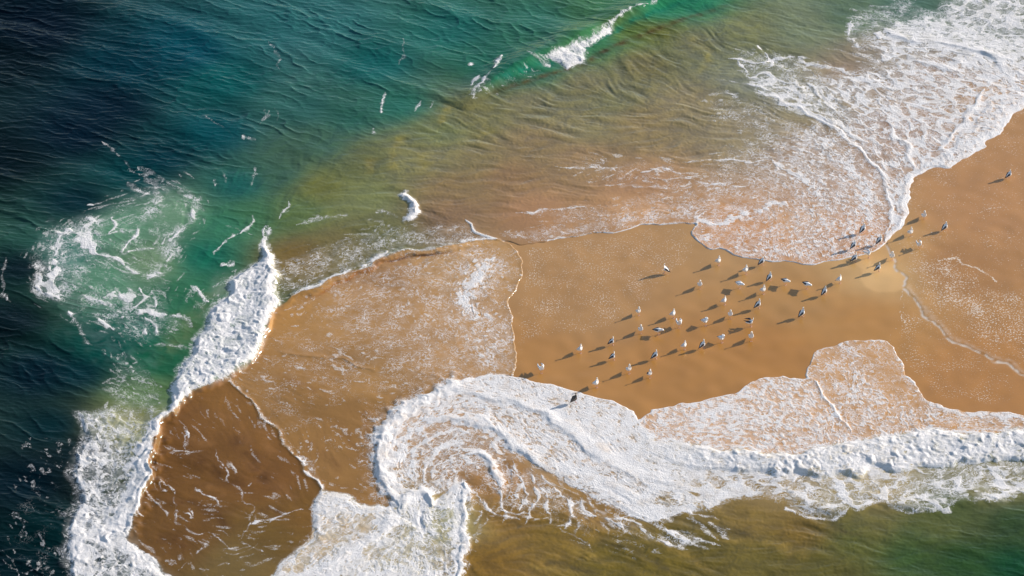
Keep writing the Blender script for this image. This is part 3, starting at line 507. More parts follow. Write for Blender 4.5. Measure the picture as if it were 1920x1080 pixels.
body = body*(1-.15*np.clip(deep*1.4-.5, 0, 1))[..., None]
body = np.clip(body*(1+.14*(gold*np.tanh(rp*.8+fbm(WX, WY, 1.3, 3, 0, 2.0)*.8))[..., None]*np.array([1.2, 1.1, .3], np.float32)), .0006, 1)
body *= (1+.05*fbm(X, Y, 5, 3, 1, 6.6))[..., None]
mk = np.clip(MIL*(.75+.35*fbm(WX, WY, 1.4, 4, 1, 5.5)), 0, 1)[..., None]*.8
tint = body*.55+np.array([.35, .40, .37], np.float32)*.45
body = body*(1-mk)+(body*.3+np.clip(tint*1.3, 0, .62)*.7)*mk
body /= GAIN

# ---------------------------------------------------------------- materials
def mat(name):
    m = bpy.data.materials.new(name); m.use_nodes = True; n = m.node_tree.nodes; return m, m.node_tree, n["Principled BSDF"]
def sea_material():
    m, t, p = mat("sea surface"); N, L = t.nodes, t.links
    tc = N.new("ShaderNodeTexCoord")
    bc = N.new("ShaderNodeAttribute"); bc.attribute_name = "body"
    fa = N.new("ShaderNodeAttribute"); fa.attribute_name = "foam"
    n1 = N.new("ShaderNodeTexNoise"); n1.inputs["Scale"].default_value = 11; n1.inputs["Detail"].default_value = 5; n1.inputs["Roughness"].default_value = .75
    L.new(tc.outputs["Object"], n1.inputs["Vector"])
    ad = N.new("ShaderNodeMath"); ad.operation = 'MULTIPLY_ADD'; L.new(n1.outputs[0], ad.inputs[0]); ad.inputs[1].default_value = .7; L.new(fa.outputs["Fac"], ad.inputs[2])
    mr = N.new("ShaderNodeMapRange"); mr.interpolation_type = 'SMOOTHSTEP'; L.new(ad.outputs[0], mr.inputs[0])
    mr.inputs[1].default_value = .35-.11; mr.inputs[2].default_value = .35+.20
    fc = N.new("ShaderNodeMix"); fc.data_type = 'RGBA'
    n2 = N.new("ShaderNodeTexNoise"); n2.inputs["Scale"].default_value = 1.3; n2.inputs["Detail"].default_value = 5; L.new(tc.outputs["Object"], n2.inputs["Vector"])
    L.new(n2.outputs[0], fc.inputs[0]); fc.inputs[6].default_value = (.80, .77, .75, 1); fc.inputs[7].default_value = (.74, .72, .71, 1)
    mx = N.new("ShaderNodeMix"); mx.data_type = 'RGBA'; fl = N.new("ShaderNodeAttribute"); fl.attribute_name = "film"
    fm2 = N.new("ShaderNodeMapRange"); L.new(n1.outputs[0], fm2.inputs[0]); fm2.inputs[1].default_value = .3; fm2.inputs[2].default_value = .7; fm2.inputs[3].default_value = .5; fm2.inputs[4].default_value = 1.5
    fp2 = N.new("ShaderNodeMath"); fp2.operation = 'MULTIPLY'; L.new(fl.outputs["Fac"], fp2.inputs[0]); L.new(fm2.outputs[0], fp2.inputs[1])
    cv0 = N.new("ShaderNodeMath"); cv0.operation = 'MAXIMUM'; L.new(mr.outputs[0], cv0.inputs[0]); L.new(fp2.outputs[0], cv0.inputs[1])
    # fine threads of foam: thin level lines of a noise, wider where there is more foam
    n4 = N.new("ShaderNodeTexNoise"); n4.inputs["Scale"].default_value = 3.6; n4.inputs["Detail"].default_value = 3.2; n4.inputs["Roughness"].default_value = .62; n4.inputs["Distortion"].default_value = .6; L.new(tc.outputs["Object"], n4.inputs["Vector"])
    c1_ = N.new("ShaderNodeMath"); c1_.operation = 'SUBTRACT'; L.new(n4.outputs[0], c1_.inputs[0]); c1_.inputs[1].default_value = .5
    c2_ = N.new("ShaderNodeMath"); c2_.operation = 'ABSOLUTE'; L.new(c1_.outputs[0], c2_.inputs[0])
    dn = N.new("ShaderNodeAttribute"); dn.attribute_name = "dens"
    wd = N.new("ShaderNodeMath"); wd.operation = 'MULTIPLY_ADD'; L.new(dn.outputs["Fac"], wd.inputs[0]); wd.inputs[1].default_value = .15; wd.inputs[2].default_value = -.014
    th = N.new("ShaderNodeMapRange"); th.interpolation_type = 'SMOOTHSTEP'; L.new(c2_.outputs[0], th.inputs[0]); L.new(wd.outputs[0], th.inputs[2]); th.inputs[1].default_value = -.001
    wd2 = N.new("ShaderNodeMath"); wd2.operation = 'MAXIMUM'; L.new(wd.outputs[0], wd2.inputs[0]); wd2.inputs[1].default_value = .0005; L.new(wd2.outputs[0], th.inputs[2])
    th.inputs[3].default_value = .92; th.inputs[4].default_value = 0
    cv = N.new("ShaderNodeMath"); cv.operation = 'MAXIMUM'; L.new(cv0.outputs[0], cv.inputs[0]); L.new(th.outputs[0], cv.inputs[1])
    p.inputs["Specular Tint"].default_value = (.42, .80, 1, 1)
    gl = N.new("ShaderNodeAttribute"); gl.attribute_name = "gloss"
    n6 = N.new("ShaderNodeTexNoise"); n6.inputs["Scale"].default_value = 2.3; n6.inputs["Detail"].default_value = 7; n6.inputs["Roughness"].default_value = .7; L.new(tc.outputs["Object"], n6.inputs["Vector"])
    o6 = N.new("ShaderNodeMath"); o6.operation = 'MULTIPLY_ADD'; L.new(dn.outputs["Fac"], o6.inputs[0]); o6.inputs[1].default_value = .22; L.new(n6.outputs[0], o6.inputs[2])
    t6 = N.new("ShaderNodeMapRange"); L.new(o6.outputs[0], t6.inputs[0]); t6.inputs[1].default_value = .42; t6.inputs[2].default_value = .74; t6.inputs[3].default_value = .70; t6.inputs[4].default_value = 1.0
    mm = N.new("ShaderNodeMath"); mm.operation = 'MULTIPLY'; L.new(cv.outputs[0], mm.inputs[0]); L.new(t6.outputs[0], mm.inputs[1])
    L.new(mm.outputs[0], mx.inputs[0]); L.new(bc.outputs["Color"], mx.inputs[6]); L.new(fc.outputs[2], mx.inputs[7])
    L.new(mx.outputs[2], p.inputs["Base Color"])
    ro = N.new("ShaderNodeMapRange"); L.new(mr.outputs[0], ro.inputs[0]); ro.inputs[3].default_value = .10; ro.inputs[4].default_value = .85; L.new(ro.outputs[0], p.inputs["Roughness"])
    sp = N.new("ShaderNodeMapRange"); L.new(mr.outputs[0], sp.inputs[0]); L.new(gl.outputs["Fac"], sp.inputs[3]); sp.inputs[4].default_value = .2; L.new(sp.outputs[0], p.inputs["Specular IOR Level"])
    n3 = N.new("ShaderNodeTexNoise"); n3.inputs["Scale"].default_value = 4; n3.inputs["Detail"].default_value = 6; n3.inputs["Roughness"].default_value = .65; L.new(tc.outputs["Object"], n3.inputs["Vector"])
    b1 = N.new("ShaderNodeBump"); b1.inputs["Distance"].default_value = .012; b1.inputs["Strength"].default_value = .7; L.new(n3.outputs[0], b1.inputs["Height"])
    b2 = N.new("ShaderNodeBump"); b2.inputs["Distance"].default_value = .012; b2.inputs["Strength"].default_value = .6; L.new(mr.outputs[0], b2.inputs["Height"]); L.new(b1.outputs[0], b2.inputs["Normal"])
    b3 = N.new("ShaderNodeBump"); b3.inputs["Distance"].default_value = .05; L.new(mr.outputs[0], b3.inputs["Strength"]); L.new(n1.outputs[0], b3.inputs["Height"]); L.new(b2.outputs[0], b3.inputs["Normal"])
    L.new(b3.outputs[0], p.inputs["Normal"]); return m
def sand_material():
    m, t, p = mat("wet sand"); N, L = t.nodes, t.links
    tc = N.new("ShaderNodeTexCoord"); bc = N.new("ShaderNodeAttribute"); bc.attribute_name = "body"
    sa = N.new("ShaderNodeAttribute"); sa.attribute_name = "foam"
    n1 = N.new("ShaderNodeTexNoise"); n1.inputs["Scale"].default_value = 12; n1.inputs["Detail"].default_value = 8; n1.inputs["Roughness"].default_value = .8; L.new(tc.outputs["Object"], n1.inputs["Vector"])
    mr = N.new("ShaderNodeMapRange"); L.new(n1.outputs[0], mr.inputs[0]); mr.inputs[1].default_value = .3; mr.inputs[2].default_value = .7; mr.inputs[3].default_value = .965; mr.inputs[4].default_value = 1.035
    mu = N.new("ShaderNodeVectorMath"); mu.operation = 'SCALE'; L.new(bc.outputs["Color"], mu.inputs[0]); L.new(mr.outputs[0], mu.inputs["Scale"])
    n2 = N.new("ShaderNodeTexNoise"); n2.inputs["Scale"].default_value = 11; n2.inputs["Detail"].default_value = 3; L.new(tc.outputs["Object"], n2.inputs["Vector"])
    ad = N.new("ShaderNodeMath"); ad.operation = 'ADD'; L.new(n2.outputs[0], ad.inputs[0]); L.new(sa.outputs["Fac"], ad.inputs[1])
    m2 = N.new("ShaderNodeMapRange"); m2.interpolation_type = 'SMOOTHSTEP'; L.new(ad.outputs[0], m2.inputs[0]); m2.inputs[1].default_value = .96; m2.inputs[2].default_value = 1.10
    mx = N.new("ShaderNodeMix"); mx.data_type = 'RGBA'; la = N.new("ShaderNodeAttribute"); la.attribute_name = "line"
    lm = N.new("ShaderNodeMath"); lm.operation = 'MAXIMUM'; L.new(la.outputs["Fac"], lm.inputs[0]); L.new(m2.outputs[0], lm.inputs[1])
    L.new(lm.outputs[0], mx.inputs[0]); L.new(mu.outputs[0], mx.inputs[6]); mx.inputs[7].default_value = (.66, .55, .44, 1)
    L.new(mx.outputs[2], p.inputs["Base Color"])
    ro = N.new("ShaderNodeMapRange"); L.new(m2.outputs[0], ro.inputs[0]); ro.inputs[3].default_value = .30; ro.inputs[4].default_value = .8; L.new(ro.outputs[0], p.inputs["Roughness"])
    p.inputs["Coat Weight"].default_value = .35; p.inputs["Coat Roughness"].default_value = .10; p.inputs["Coat IOR"].default_value = 1.33
    b = N.new("ShaderNodeBump"); b.inputs["Distance"].default_value = .006; b.inputs["Strength"].default_value = .7; L.new(n1.outputs[0], b.inputs["Height"]); L.new(b.outputs[0], p.inputs["Normal"])
    return m
SEA, SAND = sea_material(), sand_material()

# ---------------------------------------------------------------- meshes from height fields
def axis(a, n=26, far=4000.0):
    st = float(a[1]-a[0]); r = (far/1.0)**(1/n); d = np.array([0.6*r**i for i in range(1, n+1)])*1.0
    d = d*far/d[-1]; d[0] = max(d[0], st*2); d = np.maximum.accumulate(d)
    return np.concatenate([a[0]-d[::-1], a, a[-1]+d]).astype(np.float32), n
def grid_object(name, gx, gy, Z, attrs, cols, material, keep=None):
    ny, nx = Z.shape; idx = np.arange(ny*nx, dtype=np.int32).reshape(ny, nx)
    q = np.stack([idx[:-1, :-1], idx[:-1, 1:], idx[1:, 1:], idx[1:, :-1]], -1).reshape(-1, 4)
    co = np.empty((ny, nx, 3), np.float32); co[..., 0] = gx[None]; co[..., 1] = gy[:, None]; co[..., 2] = Z; co = co.reshape(-1, 3)
    sel = None
    if keep is not None:
        q = q[keep.ravel()]; used = np.zeros(ny*nx, bool); used[q.ravel()] = True
        remap = np.cumsum(used)-1; q = remap[q].astype(np.int32); co = co[used]; sel = used
    me = bpy.data.meshes.new(name); me.vertices.add(len(co)); me.vertices.foreach_set("co", co.ravel())
    me.loops.add(q.size); me.loops.foreach_set("vertex_index", q.ravel().astype(np.int32))
    me.polygons.add(len(q)); me.polygons.foreach_set("loop_start", np.arange(0, q.size, 4, dtype=np.int32))
    me.polygons.foreach_set("use_smooth", np.ones(len(q), bool))
    for k, a in attrs.items():
        at = me.attributes.new(k, 'FLOAT', 'POINT'); a = a.ravel(); at.data.foreach_set("value", np.ascontiguousarray(a if sel is None else a[sel], dtype=np.float32))
    for k, a in cols.items():
        at = me.attributes.new(k, 'FLOAT_COLOR', 'POINT'); a = np.concatenate([a.reshape(-1, 3), np.ones((ny*nx, 1), np.float32)], 1)
        at.data.foreach_set("color", np.ascontiguousarray(a if sel is None else a[sel], dtype=np.float32).ravel())
    me.materials.append(material); me.update(calc_edges=True)
    o = bpy.data.objects.new(name, me); C.objects.link(o); return o

# foam patches become objects of their own: bodies of foam, split by place
fm = box_mean(np.clip(FOAM, 0, 1).astype(np.float64), 5)
ZONE = np.zeros(X.shape, np.int8)
def zone(k, pts, thr):
    s, sd = poly_sd(pts, warp=False, pad=.5); z = ZONE[s]; z[(sd > 0) & (fm[s] > thr) & (z == 0)] = k; ZONE[s] = z
zone(1, [(330,400),(540,400),(530,600),(440,725),(320,785),(290,860),(250,990),(345,1110),(100,1110),(100,740),(200,700),(300,740)], .5)
zone(2, [(527,600),(521,540),(720,440),(945,436),(960,470),(740,500),(560,590)], .45)
zone(3, [(500,1130),(560,1000),(596,905),(740,960),(700,900),(700,790),(850,700),(960,690),(1110,730),(1202,785),(1206,810),(1290,850),(1290,1040),(1000,960),(890,870),(885,1130)], .5)
zone(4, [(1200,800),(1240,826),(1480,850),(1700,812),(1940,795),(2160,790),(2160,1000),(1290,1040),(1290,850)], .5)
zone(5, [(1350,60),(1600,-10),(1900,-90),(2160,-100),(2160,20),(1920,205),(1815,300),(1725,330),(1705,430),(1660,455),(1672,380),(1640,310),(1540,225),(1370,190)], .45)
zone(6, [(850,200),(850,90),(1000,90),(1300,-40),(1330,-30),(1110,140)], .5)
zone(7, [(740,350),(800,350),(800,425),(740,425)], .45)
fq = np.maximum.reduce([ZONE[:-1, :-1], ZONE[:-1, 1:], ZONE[1:, 1:], ZONE[1:, :-1]])

gx, nb = axis(xs); gy, _ = axis(ys)
def pad(a): 
    w_ = ((nb, nb), (nb, nb))+(((0, 0),) if a.ndim == 3 else ()); return np.pad(a, w_, mode='edge')
fade = np.ones(X.shape, np.float32)
for i in range(60):
    f = i/60; fade[i] *= f; fade[-1-i] *= f; fade[:, i] *= f; fade[:, -1-i] *= f
zz = pad(np.where(dry > -.3, Zw, Zw*fade)); 
K = pad(fq.astype(np.int8))[:len(gy)-1, :len(gx)-1]
# pad() of the face map is one row short at the far side; rebuild it exactly
K = np.zeros((len(gy)-1, len(gx)-1), np.int8); K[nb:nb+NY-1, nb:nb+NX-1] = fq
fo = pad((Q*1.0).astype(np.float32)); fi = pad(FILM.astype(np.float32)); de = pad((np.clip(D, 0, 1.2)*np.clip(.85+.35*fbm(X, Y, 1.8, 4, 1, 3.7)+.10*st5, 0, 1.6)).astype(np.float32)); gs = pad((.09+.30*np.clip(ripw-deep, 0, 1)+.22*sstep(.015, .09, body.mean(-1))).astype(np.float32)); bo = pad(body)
# the far sea beyond the sandbar keeps a quiet, even body
def tag(o, label=None, cat=None, group=None, kind=None):
    for k, v_ in (('label', label), ('category', cat), ('group', group), ('kind', kind)):
        if v_: o[k] = v_
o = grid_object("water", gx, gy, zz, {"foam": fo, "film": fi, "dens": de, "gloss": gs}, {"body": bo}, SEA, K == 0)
tag(o, "green and golden sea water with lacy foam washing over the sandbar", "water", kind='structure')
LAB = {1: "thick white foam of the breaking wave along the left edge of the brown pool", 2: "thin foam edge where a ripple runs over the left wash of sand", 3: "white foam curling round in a hook below the flock of gulls",
       4: "long white roller of foam across the lower right with a netted back", 5: "spread net of foam on the shallows in the upper right corner", 6: "small white foam patch on the green wave crest at the top", 7: "small detached tongue of white foam between green water and sand, upper left of the flock"}
for k in range(1, 8):
    if (K == k).any():
        o = grid_object("sea_foam", gx, gy, zz, {"foam": fo, "film": fi, "dens": de, "gloss": gs}, {"body": bo}, SEA, K == k); tag(o, LAB[k], "foam", kind='stuff')

s, sd = poly_sd([(1657,459),(1668,473),(1680,495),(1688,515),(1697,540),(1680,549),(1650,550),(1620,541),(1606,525),(1611,508),(1600,494),(1600,484),(1640,472)]); mpp = sstep(-.12, .12, sd)[..., None]
sandcol[s] = sandcol[s]*(1-mpp)+(sandcol[s]*1.15+.008)*mpp
# sand: coarser sheet reaching the horizon
SK = 2
sx, sy = xs[::SK], ys[::SK]; SX, SY = X[::SK, ::SK], Y[::SK, ::SK]
drs = dry[::SK, ::SK]
ds = np.zeros(X.shape, np.float32)
def spk(pts, v_, soft):
    s, sd = poly_sd(pts, pad=soft*PX+.5); m = sstep(-soft*PX, soft*PX, sd); ds[s] = ds[s]*(1-m)+v_*m
spk(A_LEFT[::-1]+A_TOP[1:]+[(1320,470),(1250,540),(1190,600),(1130,625),(1000,640)], .385, 22)
spk([(1658,459),(1668,475),(1680,500),(1690,522),(1700,545),(1730,585),(1760,617),(1820,655),(1920,699),(2150,800),(2150,785),(2150,20),(1905,215),(1722,326)], .34, 3)
spk([(1700,470),(1760,480),(1850,540),(1920,570),(1950,680),(1840,640),(1740,560)], .44, 30)
spk([(1690,560),(1700,545),(1760,620),(1900,700),(1900,760),(1760,750),(1700,690),(1670,650)], .36, 10)
dl = np.zeros(X.shape, np.float32)
def spl2(pts, wd, v_):
    P = smooth_line(GP(pts), 3); s = box(P, wd*PX*3); d, t, _ = line_dist(WX[s], WY[s], P); dl[s] = np.maximum(dl[s], v_*np.exp(-(d/(wd*PX))**2)*np.clip(.8+.35*noise(X[s], Y[s], .5, 1, .4), 0, 1))
def spl(pts, wd, v_):
    P = smooth_line(GP(pts), 3); s = box(P, wd*PX*3); d, t, _ = line_dist(WX[s], WY[s], P); ds[s] = np.maximum(ds[s], v_*np.exp(-(d/(wd*PX))**2))
LN = [(1657,459),(1668,473),(1680,495),(1688,515),(1698,542),(1715,568),(1732,588),(1760,617),(1790,640),(1830,660),(1870,680),(1915,698),(2000,740)]
spl2(LN, 2.2, 1.25); spl2([(x+7, y-3) for x, y in LN[4:]], 5, .3); spl([(1697,545),(1690,570),(1691,590),(1698,612)], 2, .55); spl([(1670,650),(1668,630),(1680,600)], 2, .45)
spl([(1755,492),(1790,484),(1810,492),(1835,505),(1870,530)], 4, .62); spl([(1310,480),(1316,488),(1310,495)], 2, .5)
spl([(1720,330),(1800,400),(1920,380)], 2, .44); spl([(1740,630),(1760,635),(1790,630)], 3, .5)
dl = dl[::SK, ::SK]
ds = ds*(1+.07*fbm(X, Y, 3.0, 3, 0, 6.2)*(ds < .6))
ds = ds[::SK, ::SK]
zs = np.where(drs > -.15, 0.0, 0)-sstep(.1, 3.0, -drs)*(.35+2.5*np.clip(deep[::SK, ::SK], 0, 1))
zs = zs + .004*noise(SX, SY, 1.5, 0, 2.0)
s, sd_, = poly_sd(LN[:]+[(2150,785),(2150,20),(1905,215),(1722,326)], pad=.5)
f = np.zeros(X.shape, np.float32); f[s] = .02*sstep(0, .15, sd_); zs = zs+f[::SK, ::SK]
wetdark = np.zeros(X.shape, np.float32); 
sc_ = (sandcol[::SK, ::SK]/GAIN)*(1+.03*fbm(SX, SY, 4, 3, 2, 1.5))[..., None]
gsx, nb = axis(sx); gsy, _ = axis(sy)
o = grid_object("sand", gsx, gsy, pad(zs).astype(np.float32), {"foam": pad(ds.astype(np.float32)), "line": pad(dl.astype(np.float32))}, {"body": pad(sc_.astype(np.float32))}, SAND)
tag(o, "smooth wet golden sand of the bar where the gulls stand", "sand", kind='structure')

# ---------------------------------------------------------------- gulls
def plain(name, col, rough=.6):
    m, t, p = mat(name); p.inputs["Roughness"].default_value = rough; N, L = t.nodes, t.links
    n = N.new("ShaderNodeTexNoise"); n.inputs["Scale"].default_value = 25; n.inputs["Detail"].default_value = 4; tc = N.new("ShaderNodeTexCoord"); L.new(tc.outputs["Object"], n.inputs["Vector"])
    mx = N.new("ShaderNodeMix"); mx.data_type = 'RGBA'; L.new(n.outputs[0], mx.inputs[0]); mx.inputs[6].default_value = (*[c*.85 for c in col], 1); mx.inputs[7].default_value = (*[min(1, c*1.1) for c in col], 1)
    L.new(mx.outputs[2], p.inputs["Base Color"]); return m
M_WH = plain("white feathers", (.90, .89, .87)); M_SL = plain("slate feathers", (.045, .045, .055)); M_GR = plain("grey feathers", (.70, .70, .72)); M_BR = plain("brown mottled feathers", (.10, .075, .06))
M_BK = plain("black feathers", (.012, .012, .014)); M_BL = plain("yellow bill", (.75, .42, .05), .4); M_LG = plain("pink legs", (.62, .36, .28), .5); M_EY = plain("dark eye", (.01, .01, .01), .2)
TILT = 0.0; FAT = 1.28
def lean(p):
    """pitch the trunk up about the hips"""
    if not TILT: return p
    dx, dz = p[0]-.02, p[2]-.25; c_, s_ = math.cos(TILT), math.sin(TILT)
    return (.02+dx*c_-dz*s_, p[1], .25+dx*s_+dz*c_)
def ring_mesh(name, rings, m, parent, seg=12):
    """rings: (centre xyz, half width y, half height, tilt) swept into one closed skin"""
    v, f = [], []
    for (cx_, cy_, cz_), a, b, tl in rings:
        for k in range(seg):
            t = 2*math.pi*k/seg; yy = math.cos(t)*a*FAT; up_ = math.sin(t)*b*(1+(FAT-1)*.5)
            v.append(lean((cx_-up_*math.sin(tl), cy_+yy, cz_+up_*math.cos(tl))))
    n = len(rings)
    for i in range(n-1):
        for k in range(seg):
            k2 = (k+1) % seg; f.append((i*seg+k, i*seg+k2, (i+1)*seg+k2, (i+1)*seg+k))
    f.append(tuple(range(seg))[::-1]); f.append(tuple(range((n-1)*seg, n*seg)))
    me = bpy.data.meshes.new(name); me.from_pydata(v, [], f); me.materials.append(m)
    for p in me.polygons: p.use_smooth = True
    o = bpy.data.objects.new(name, me); C.objects.link(o); o.parent = parent; return o
SC = 1.07
def gull(kind, mantle, pose='stand'):
    r = bpy.data.objects.new("gull", None); r.empty_display_size = .1; C.objects.link(r)
    global TILT, FAT
    TILT = R({'low': 8, 'stand': 38, 'preen': 18, 'raise': 20}[pose])
    head = M_BR if kind == 'young' else M_WH
    if pose == 'preen':   # head turned back over the shoulder
        nk = [((.13,.03,.36),.062,.065,-.9),((.10,.075,.41),.050,.052,-1.4),((.05,.10,.435),.050,.048,-1.7),((.01,.105,.43),.040,.038,-1.8),((-.015,.105,.425),.015,.015,-1.8)]
    elif pose == 'low':   # head forward and down
        nk = [((.20,0,.33),.060,.060,.1),((.25,0,.345),.048,.050,.0),((.30,0,.345),.047,.046,0),((.34,0,.335),.036,.034,0),((.36,0,.33),.014,.014,0)]
    else:
        nk = [((.17,0,.37),.060,.066,-.7),((.195,0,.43),.046,.050,-.8),((.215,0,.475),.049,.050,-.5),((.235,0,.500),.042,.040,-.2),((.258,0,.505),.022,.022,0),((.268,0,.503),.008,.008,0)]
    ring_mesh("body", [((-.27,0,.300),.030,.006,.05),((-.22,0,.300),.042,.014,.08),((-.18,0,.300),.058,.040,.12),((-.10,0,.295),.082,.070,.12),((-.01,0,.292),.100,.092,.05),((.07,0,.300),.100,.098,-.15),((.13,0,.322),.082,.085,-.45)]+nk, head, r, 14)
    # bill
    hx, hy, hz, dx, dy, dz = {'preen': (-.005,.105,.425,-.055,.0,-.02), 'low': (.355,0,.330,.05,0,-.03)}.get(pose, (.262,0,.500,.060,0,-.012))
    b = [((hx,hy,hz),.013,.016,0),((hx+dx*.6,hy+dy,hz+dz*.5),.010,.013,0),((hx+dx,hy+dy,hz+dz-.004),.003,.004,0)]
    ring_mesh("bill", b, M_BL, r, 8)
    ex = {'preen': (.03,.105,.445), 'low': (.32,0,.352)}.get(pose, (.236,0,.508)); ew = .042
    ring_mesh("eye", [((ex[0]-.006,ex[1]-ew,ex[2]),.001,.006,0),((ex[0],ex[1]-ew,ex[2]),.004,.007,0),((ex[0]+.006,ex[1]-ew,ex[2]),.001,.006,0)], M_EY, r, 6)
    ring_mesh("eye", [((ex[0]-.006,ex[1]+ew,ex[2]),.001,.006,0),((ex[0],ex[1]+ew,ex[2]),.004,.007,0),((ex[0]+.006,ex[1]+ew,ex[2]),.001,.006,0)], M_EY, r, 6)
    lift = {'raise': .06}.get(pose, 0)
    for s_ in (-1, 1):
        w_ = ring_mesh("wing", [((.085,s_*.080,.335),.010,.020,-.3),((.05,s_*.096,.345),.024,.050,-.1),((-.01,s_*(.092+lift*.6),.350+lift),.032,.060,.05),((-.10,s_*(.066+lift),.335+lift*1.6),.032,.048,.12),((-.19,s_*(.046+lift),.322+lift*2.2),.022,.030,.15),((-.25,s_*(.030+lift),.316+lift*2.6),.014,.016,.15)], mantle, r, 10)
        ring_mesh("wing_tip", [((-.22,s_*(.038+lift),.318+lift*2.3),.015,.018,.15),((-.27,s_*(.020+lift),.315+lift*2.8),.012,.011,.1),((-.325,s_*(.006+lift),.312+lift*3),.004,.004,.1)], M_BK, w_, 8)
        l_ = ring_mesh("leg", [((.02,s_*.035,.225),.018,.022,0),((.018,s_*.035,.19),.010,.010,0),((.01,s_*.036,.13),.0055,.0055,0),((.022,s_*.037,.06),.0055,.0055,0),((.025,s_*.038,.008),.007,.007,0)], M_LG, r, 7)
        # rings of the leg lie flat: rotate them by building with horizontal sections
        me = l_.data
        for i, (c0, rr) in enumerate([((.02,s_*.035,.225),.018),((.018,s_*.035,.19),.010),((.01,s_*.036,.13),.006),((.022,s_*.037,.06),.006),((.025,s_*.038,.0),.007)]):
            for k in range(7):
                t = 2*math.pi*k/7; me.vertices[i*7+k].co = (c0[0]+math.cos(t)*rr, c0[1]+math.sin(t)*rr, c0[2])
        y0 = s_*.038
        fm_ = bpy.data.meshes.new("foot"); fm_.from_pydata([(.010,y0,.004),(.075,y0-.030,.003),(.085,y0,.004),(.075,y0+.030,.003),(.018,y0,.016),(-.005,y0,.004)], [], [(0,1,2),(0,2,3),(4,2,1),(4,3,2),(4,1,0),(4,0,3),(5,0,4)])
        fm_.materials.append(M_LG); fo_ = bpy.data.objects.new("foot", fm_); C.objects.link(fo_); fo_.parent = l_
    r.scale = (SC, SC, SC)
    return r
PROTO = {}
def copy_gull(key):
    if key not in PROTO:
        kind, pose = key
        PROTO[key] = gull('young' if kind == 'y' else 'adult', {'s': M_SL, 'g': M_GR, 'w': M_GR, 'y': M_BR}[kind], pose); return PROTO[key]
    src = PROTO[key]; r = src.copy(); C.objects.link(r)
    for ch in list(src.children):
        c = ch.copy(); C.objects.link(c); c.parent = r
        for g in list(ch.children):
            d = g.copy(); C.objects.link(d); d.parent = c
    return r
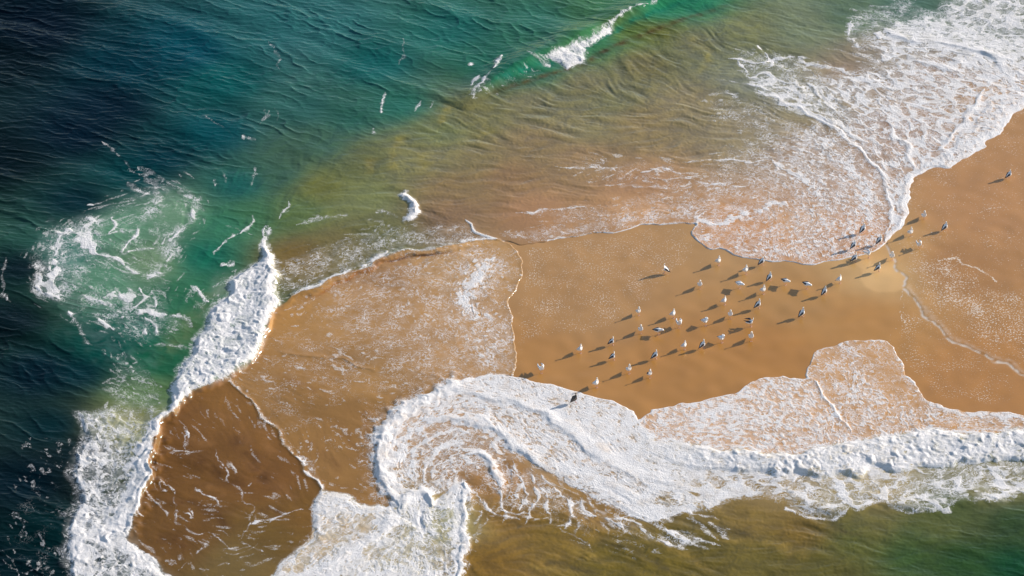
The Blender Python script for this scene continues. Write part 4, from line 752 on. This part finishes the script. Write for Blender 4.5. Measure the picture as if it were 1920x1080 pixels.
# body position on the survey sheet, mantle, pose, heading in degrees (0 = right, 90 = away), label
GULLS = [
(1247,504,'s','stand',168,"gull facing left, alone on the upper left of the flock near a faint foam trace"),
(1347,489,'g','stand',-50,"pale gull on bare sand just below the bottom left rim of the round wash lobe"),
(1398,506,'g','stand',-50,"white-fronted gull below left of the one standing on the wash edge"),
(1429,489,'s','stand',31,"slate gull on the lower foam rim of the wash lobe, shadow on bare sand"),
(1386,532,'g','low',-50,"white gull with pointed tail, just below the white-fronted one near the lobe"),
(1443,518,'s','stand',33,"slate-backed gull facing right, left neighbour of the two big side-on gulls"),
(1472,526,'s','low',-40,"large slate-backed gull heading lower right, the left one of two side by side"),
(1431,543,'g','stand',-50,"slim white gull in the gap between two dark shadows, middle of the flock"),
(1312,533,'g','stand',-75,"pale gull at the left of the upper row, on plain sand"),
(1512,533,'s','low',-42,"large slate-backed gull heading lower right, the right one of two side by side"),
(1546,545,'s','stand',34,"slate-backed gull, just below a white gull's shadow at the flock's right end"),
(1574,523,'g','stand',-35,"white gull at the right end of the main flock, nearest the pale dry patch"),
(1358,563,'g','stand',-35,"grey-winged white gull left of and below the slim one, centre of the flock"),
(1422,570,'s','stand',30,"dark-winged small gull in the flock's centre, below the slim white one"),
(1369,589,'w','stand',-75,"plump white gull between two long shadows in the lower centre of the flock"),
(1504,586,'s','stand',28,"lone gull on smooth sand, right below the two big side-on gulls"),
(1322,602,'g','preen',-35,"gull preening over its shoulder, left of the plump white one"),
(1407,604,'s','raise',-20,"gull half lifting its wings, lower right of the flock"),
(1408,631,'g','stand',-75,"slim white gull at the lower right corner of the flock"),
(1353,634,'g','preen',-50,"stout white gull turning its head, near the lowest row"),
(1318,645,'s','stand',22,"dark-winged gull standing on the tip of its neighbour's shadow, lowest row"),
(1283,647,'g','stand',-35,"slim white gull in the lowest row, left of the dark-winged one"),
(1197,583,'g','stand',-50,"white gull at the upper left of the left group, beside the speckled sand"),
(1262,588,'g','stand',-35,"round white gull above the stout one, right side of the left group"),
(1273,606,'w','raise',-75,"stout white gull with wings loosened, right side of the left group"),
(1201,617,'g','stand',-75,"white gull directly below the upper left one, between it and the side-on pair"),
(1233,619,'s','low',-25,"slate-backed gull with black tail pointing left, standing between two gull shadows"),
(1088,654,'g','stand',-35,"pale gull alone on open sand, left of the side-on slate-backed pair"),
(1148,639,'s','stand',5,"upper gull of the side-on slate-backed pair facing right"),
(1150,667,'s','stand',-5,"lower, darker gull of the side-on slate-backed pair facing right"),
(1015,691,'g','raise',-75,"leftmost gull of the whole flock, white, near the hooked foam"),
(1179,692,'g','stand',-50,"white gull in the lowest row of the left group, left of the dark-tailed one"),
(1229,665,'s','stand',23,"slate-backed gull facing right, lower middle of the left group"),
(1218,700,'s','stand',-50,"gull with one dark wing showing, lowest and rightmost of the left group"),
(1118,718,'g','stand',-35,"white gull closest to the foam edge, its shadow falling onto the hooked foam"),
(1078,748,'y','stand',30,"dark brown gull walking on the white foam itself"),
(1618,429,'s','stand',34,"slate gull wading highest up on the round wash lobe"),
(1601,459,'s','stand',35,"slate gull with head raised, wading in the thin wash above the foam rim"),
(1649,450,'s','stand',35,"dark gull wading beside the meeting point of the foam lines"),
(1603,483,'s','stand',25,"slate gull standing right on the foam rim, above its neighbour's shadow"),
(1628,475,'g','raise',-35,"white gull blending into the foam rim by the pale sand"),
(1672,480,'g','stand',-75,"small white gull on the thin foam line at the top of the pale sand"),
(1647,501,'s','stand',21,"round gull with dark back on the pale dry sand patch"),
(1732,404,'g','stand',-75,"white gull on the right-hand sand, nearest the foam strip"),
(1707,435,'g','stand',-50,"grey-backed gull just right of the tip of the foam strip"),
(1772,424,'s','stand',32,"dark-backed gull farthest right of the small group on the right-hand sand"),
(1723,458,'w','raise',-75,"white gull with loosened wings, lowest of the small group on the right-hand sand"),
(1892,326,'s','stand',32,"solitary dark-backed gull near the right edge, far from all others"),
]
def ground_z(x, y):
    i = int(round((x-xs[0])/DX)); j = int(round((y-ys[0])/DY)); return max(0.0, float(Zw[max(0,j-1):j+2, max(0,i-1):i+2].mean()) if dry[j, i] < .1 else 0.0)
for px_, py_, kd, pose, hd, lab in GULLS:
    x, y = G(px_, py_+8); r = copy_gull((kd, pose)); r.rotation_euler = (0, 0, R(hd+random.uniform(-8, 8)))
    s_ = SC*random.uniform(.95, 1.06); r.scale = (s_, s_, s_); r.location = (x, y, ground_z(x, y)); tag(r, lab, "gull", "gulls resting on the sandbar")
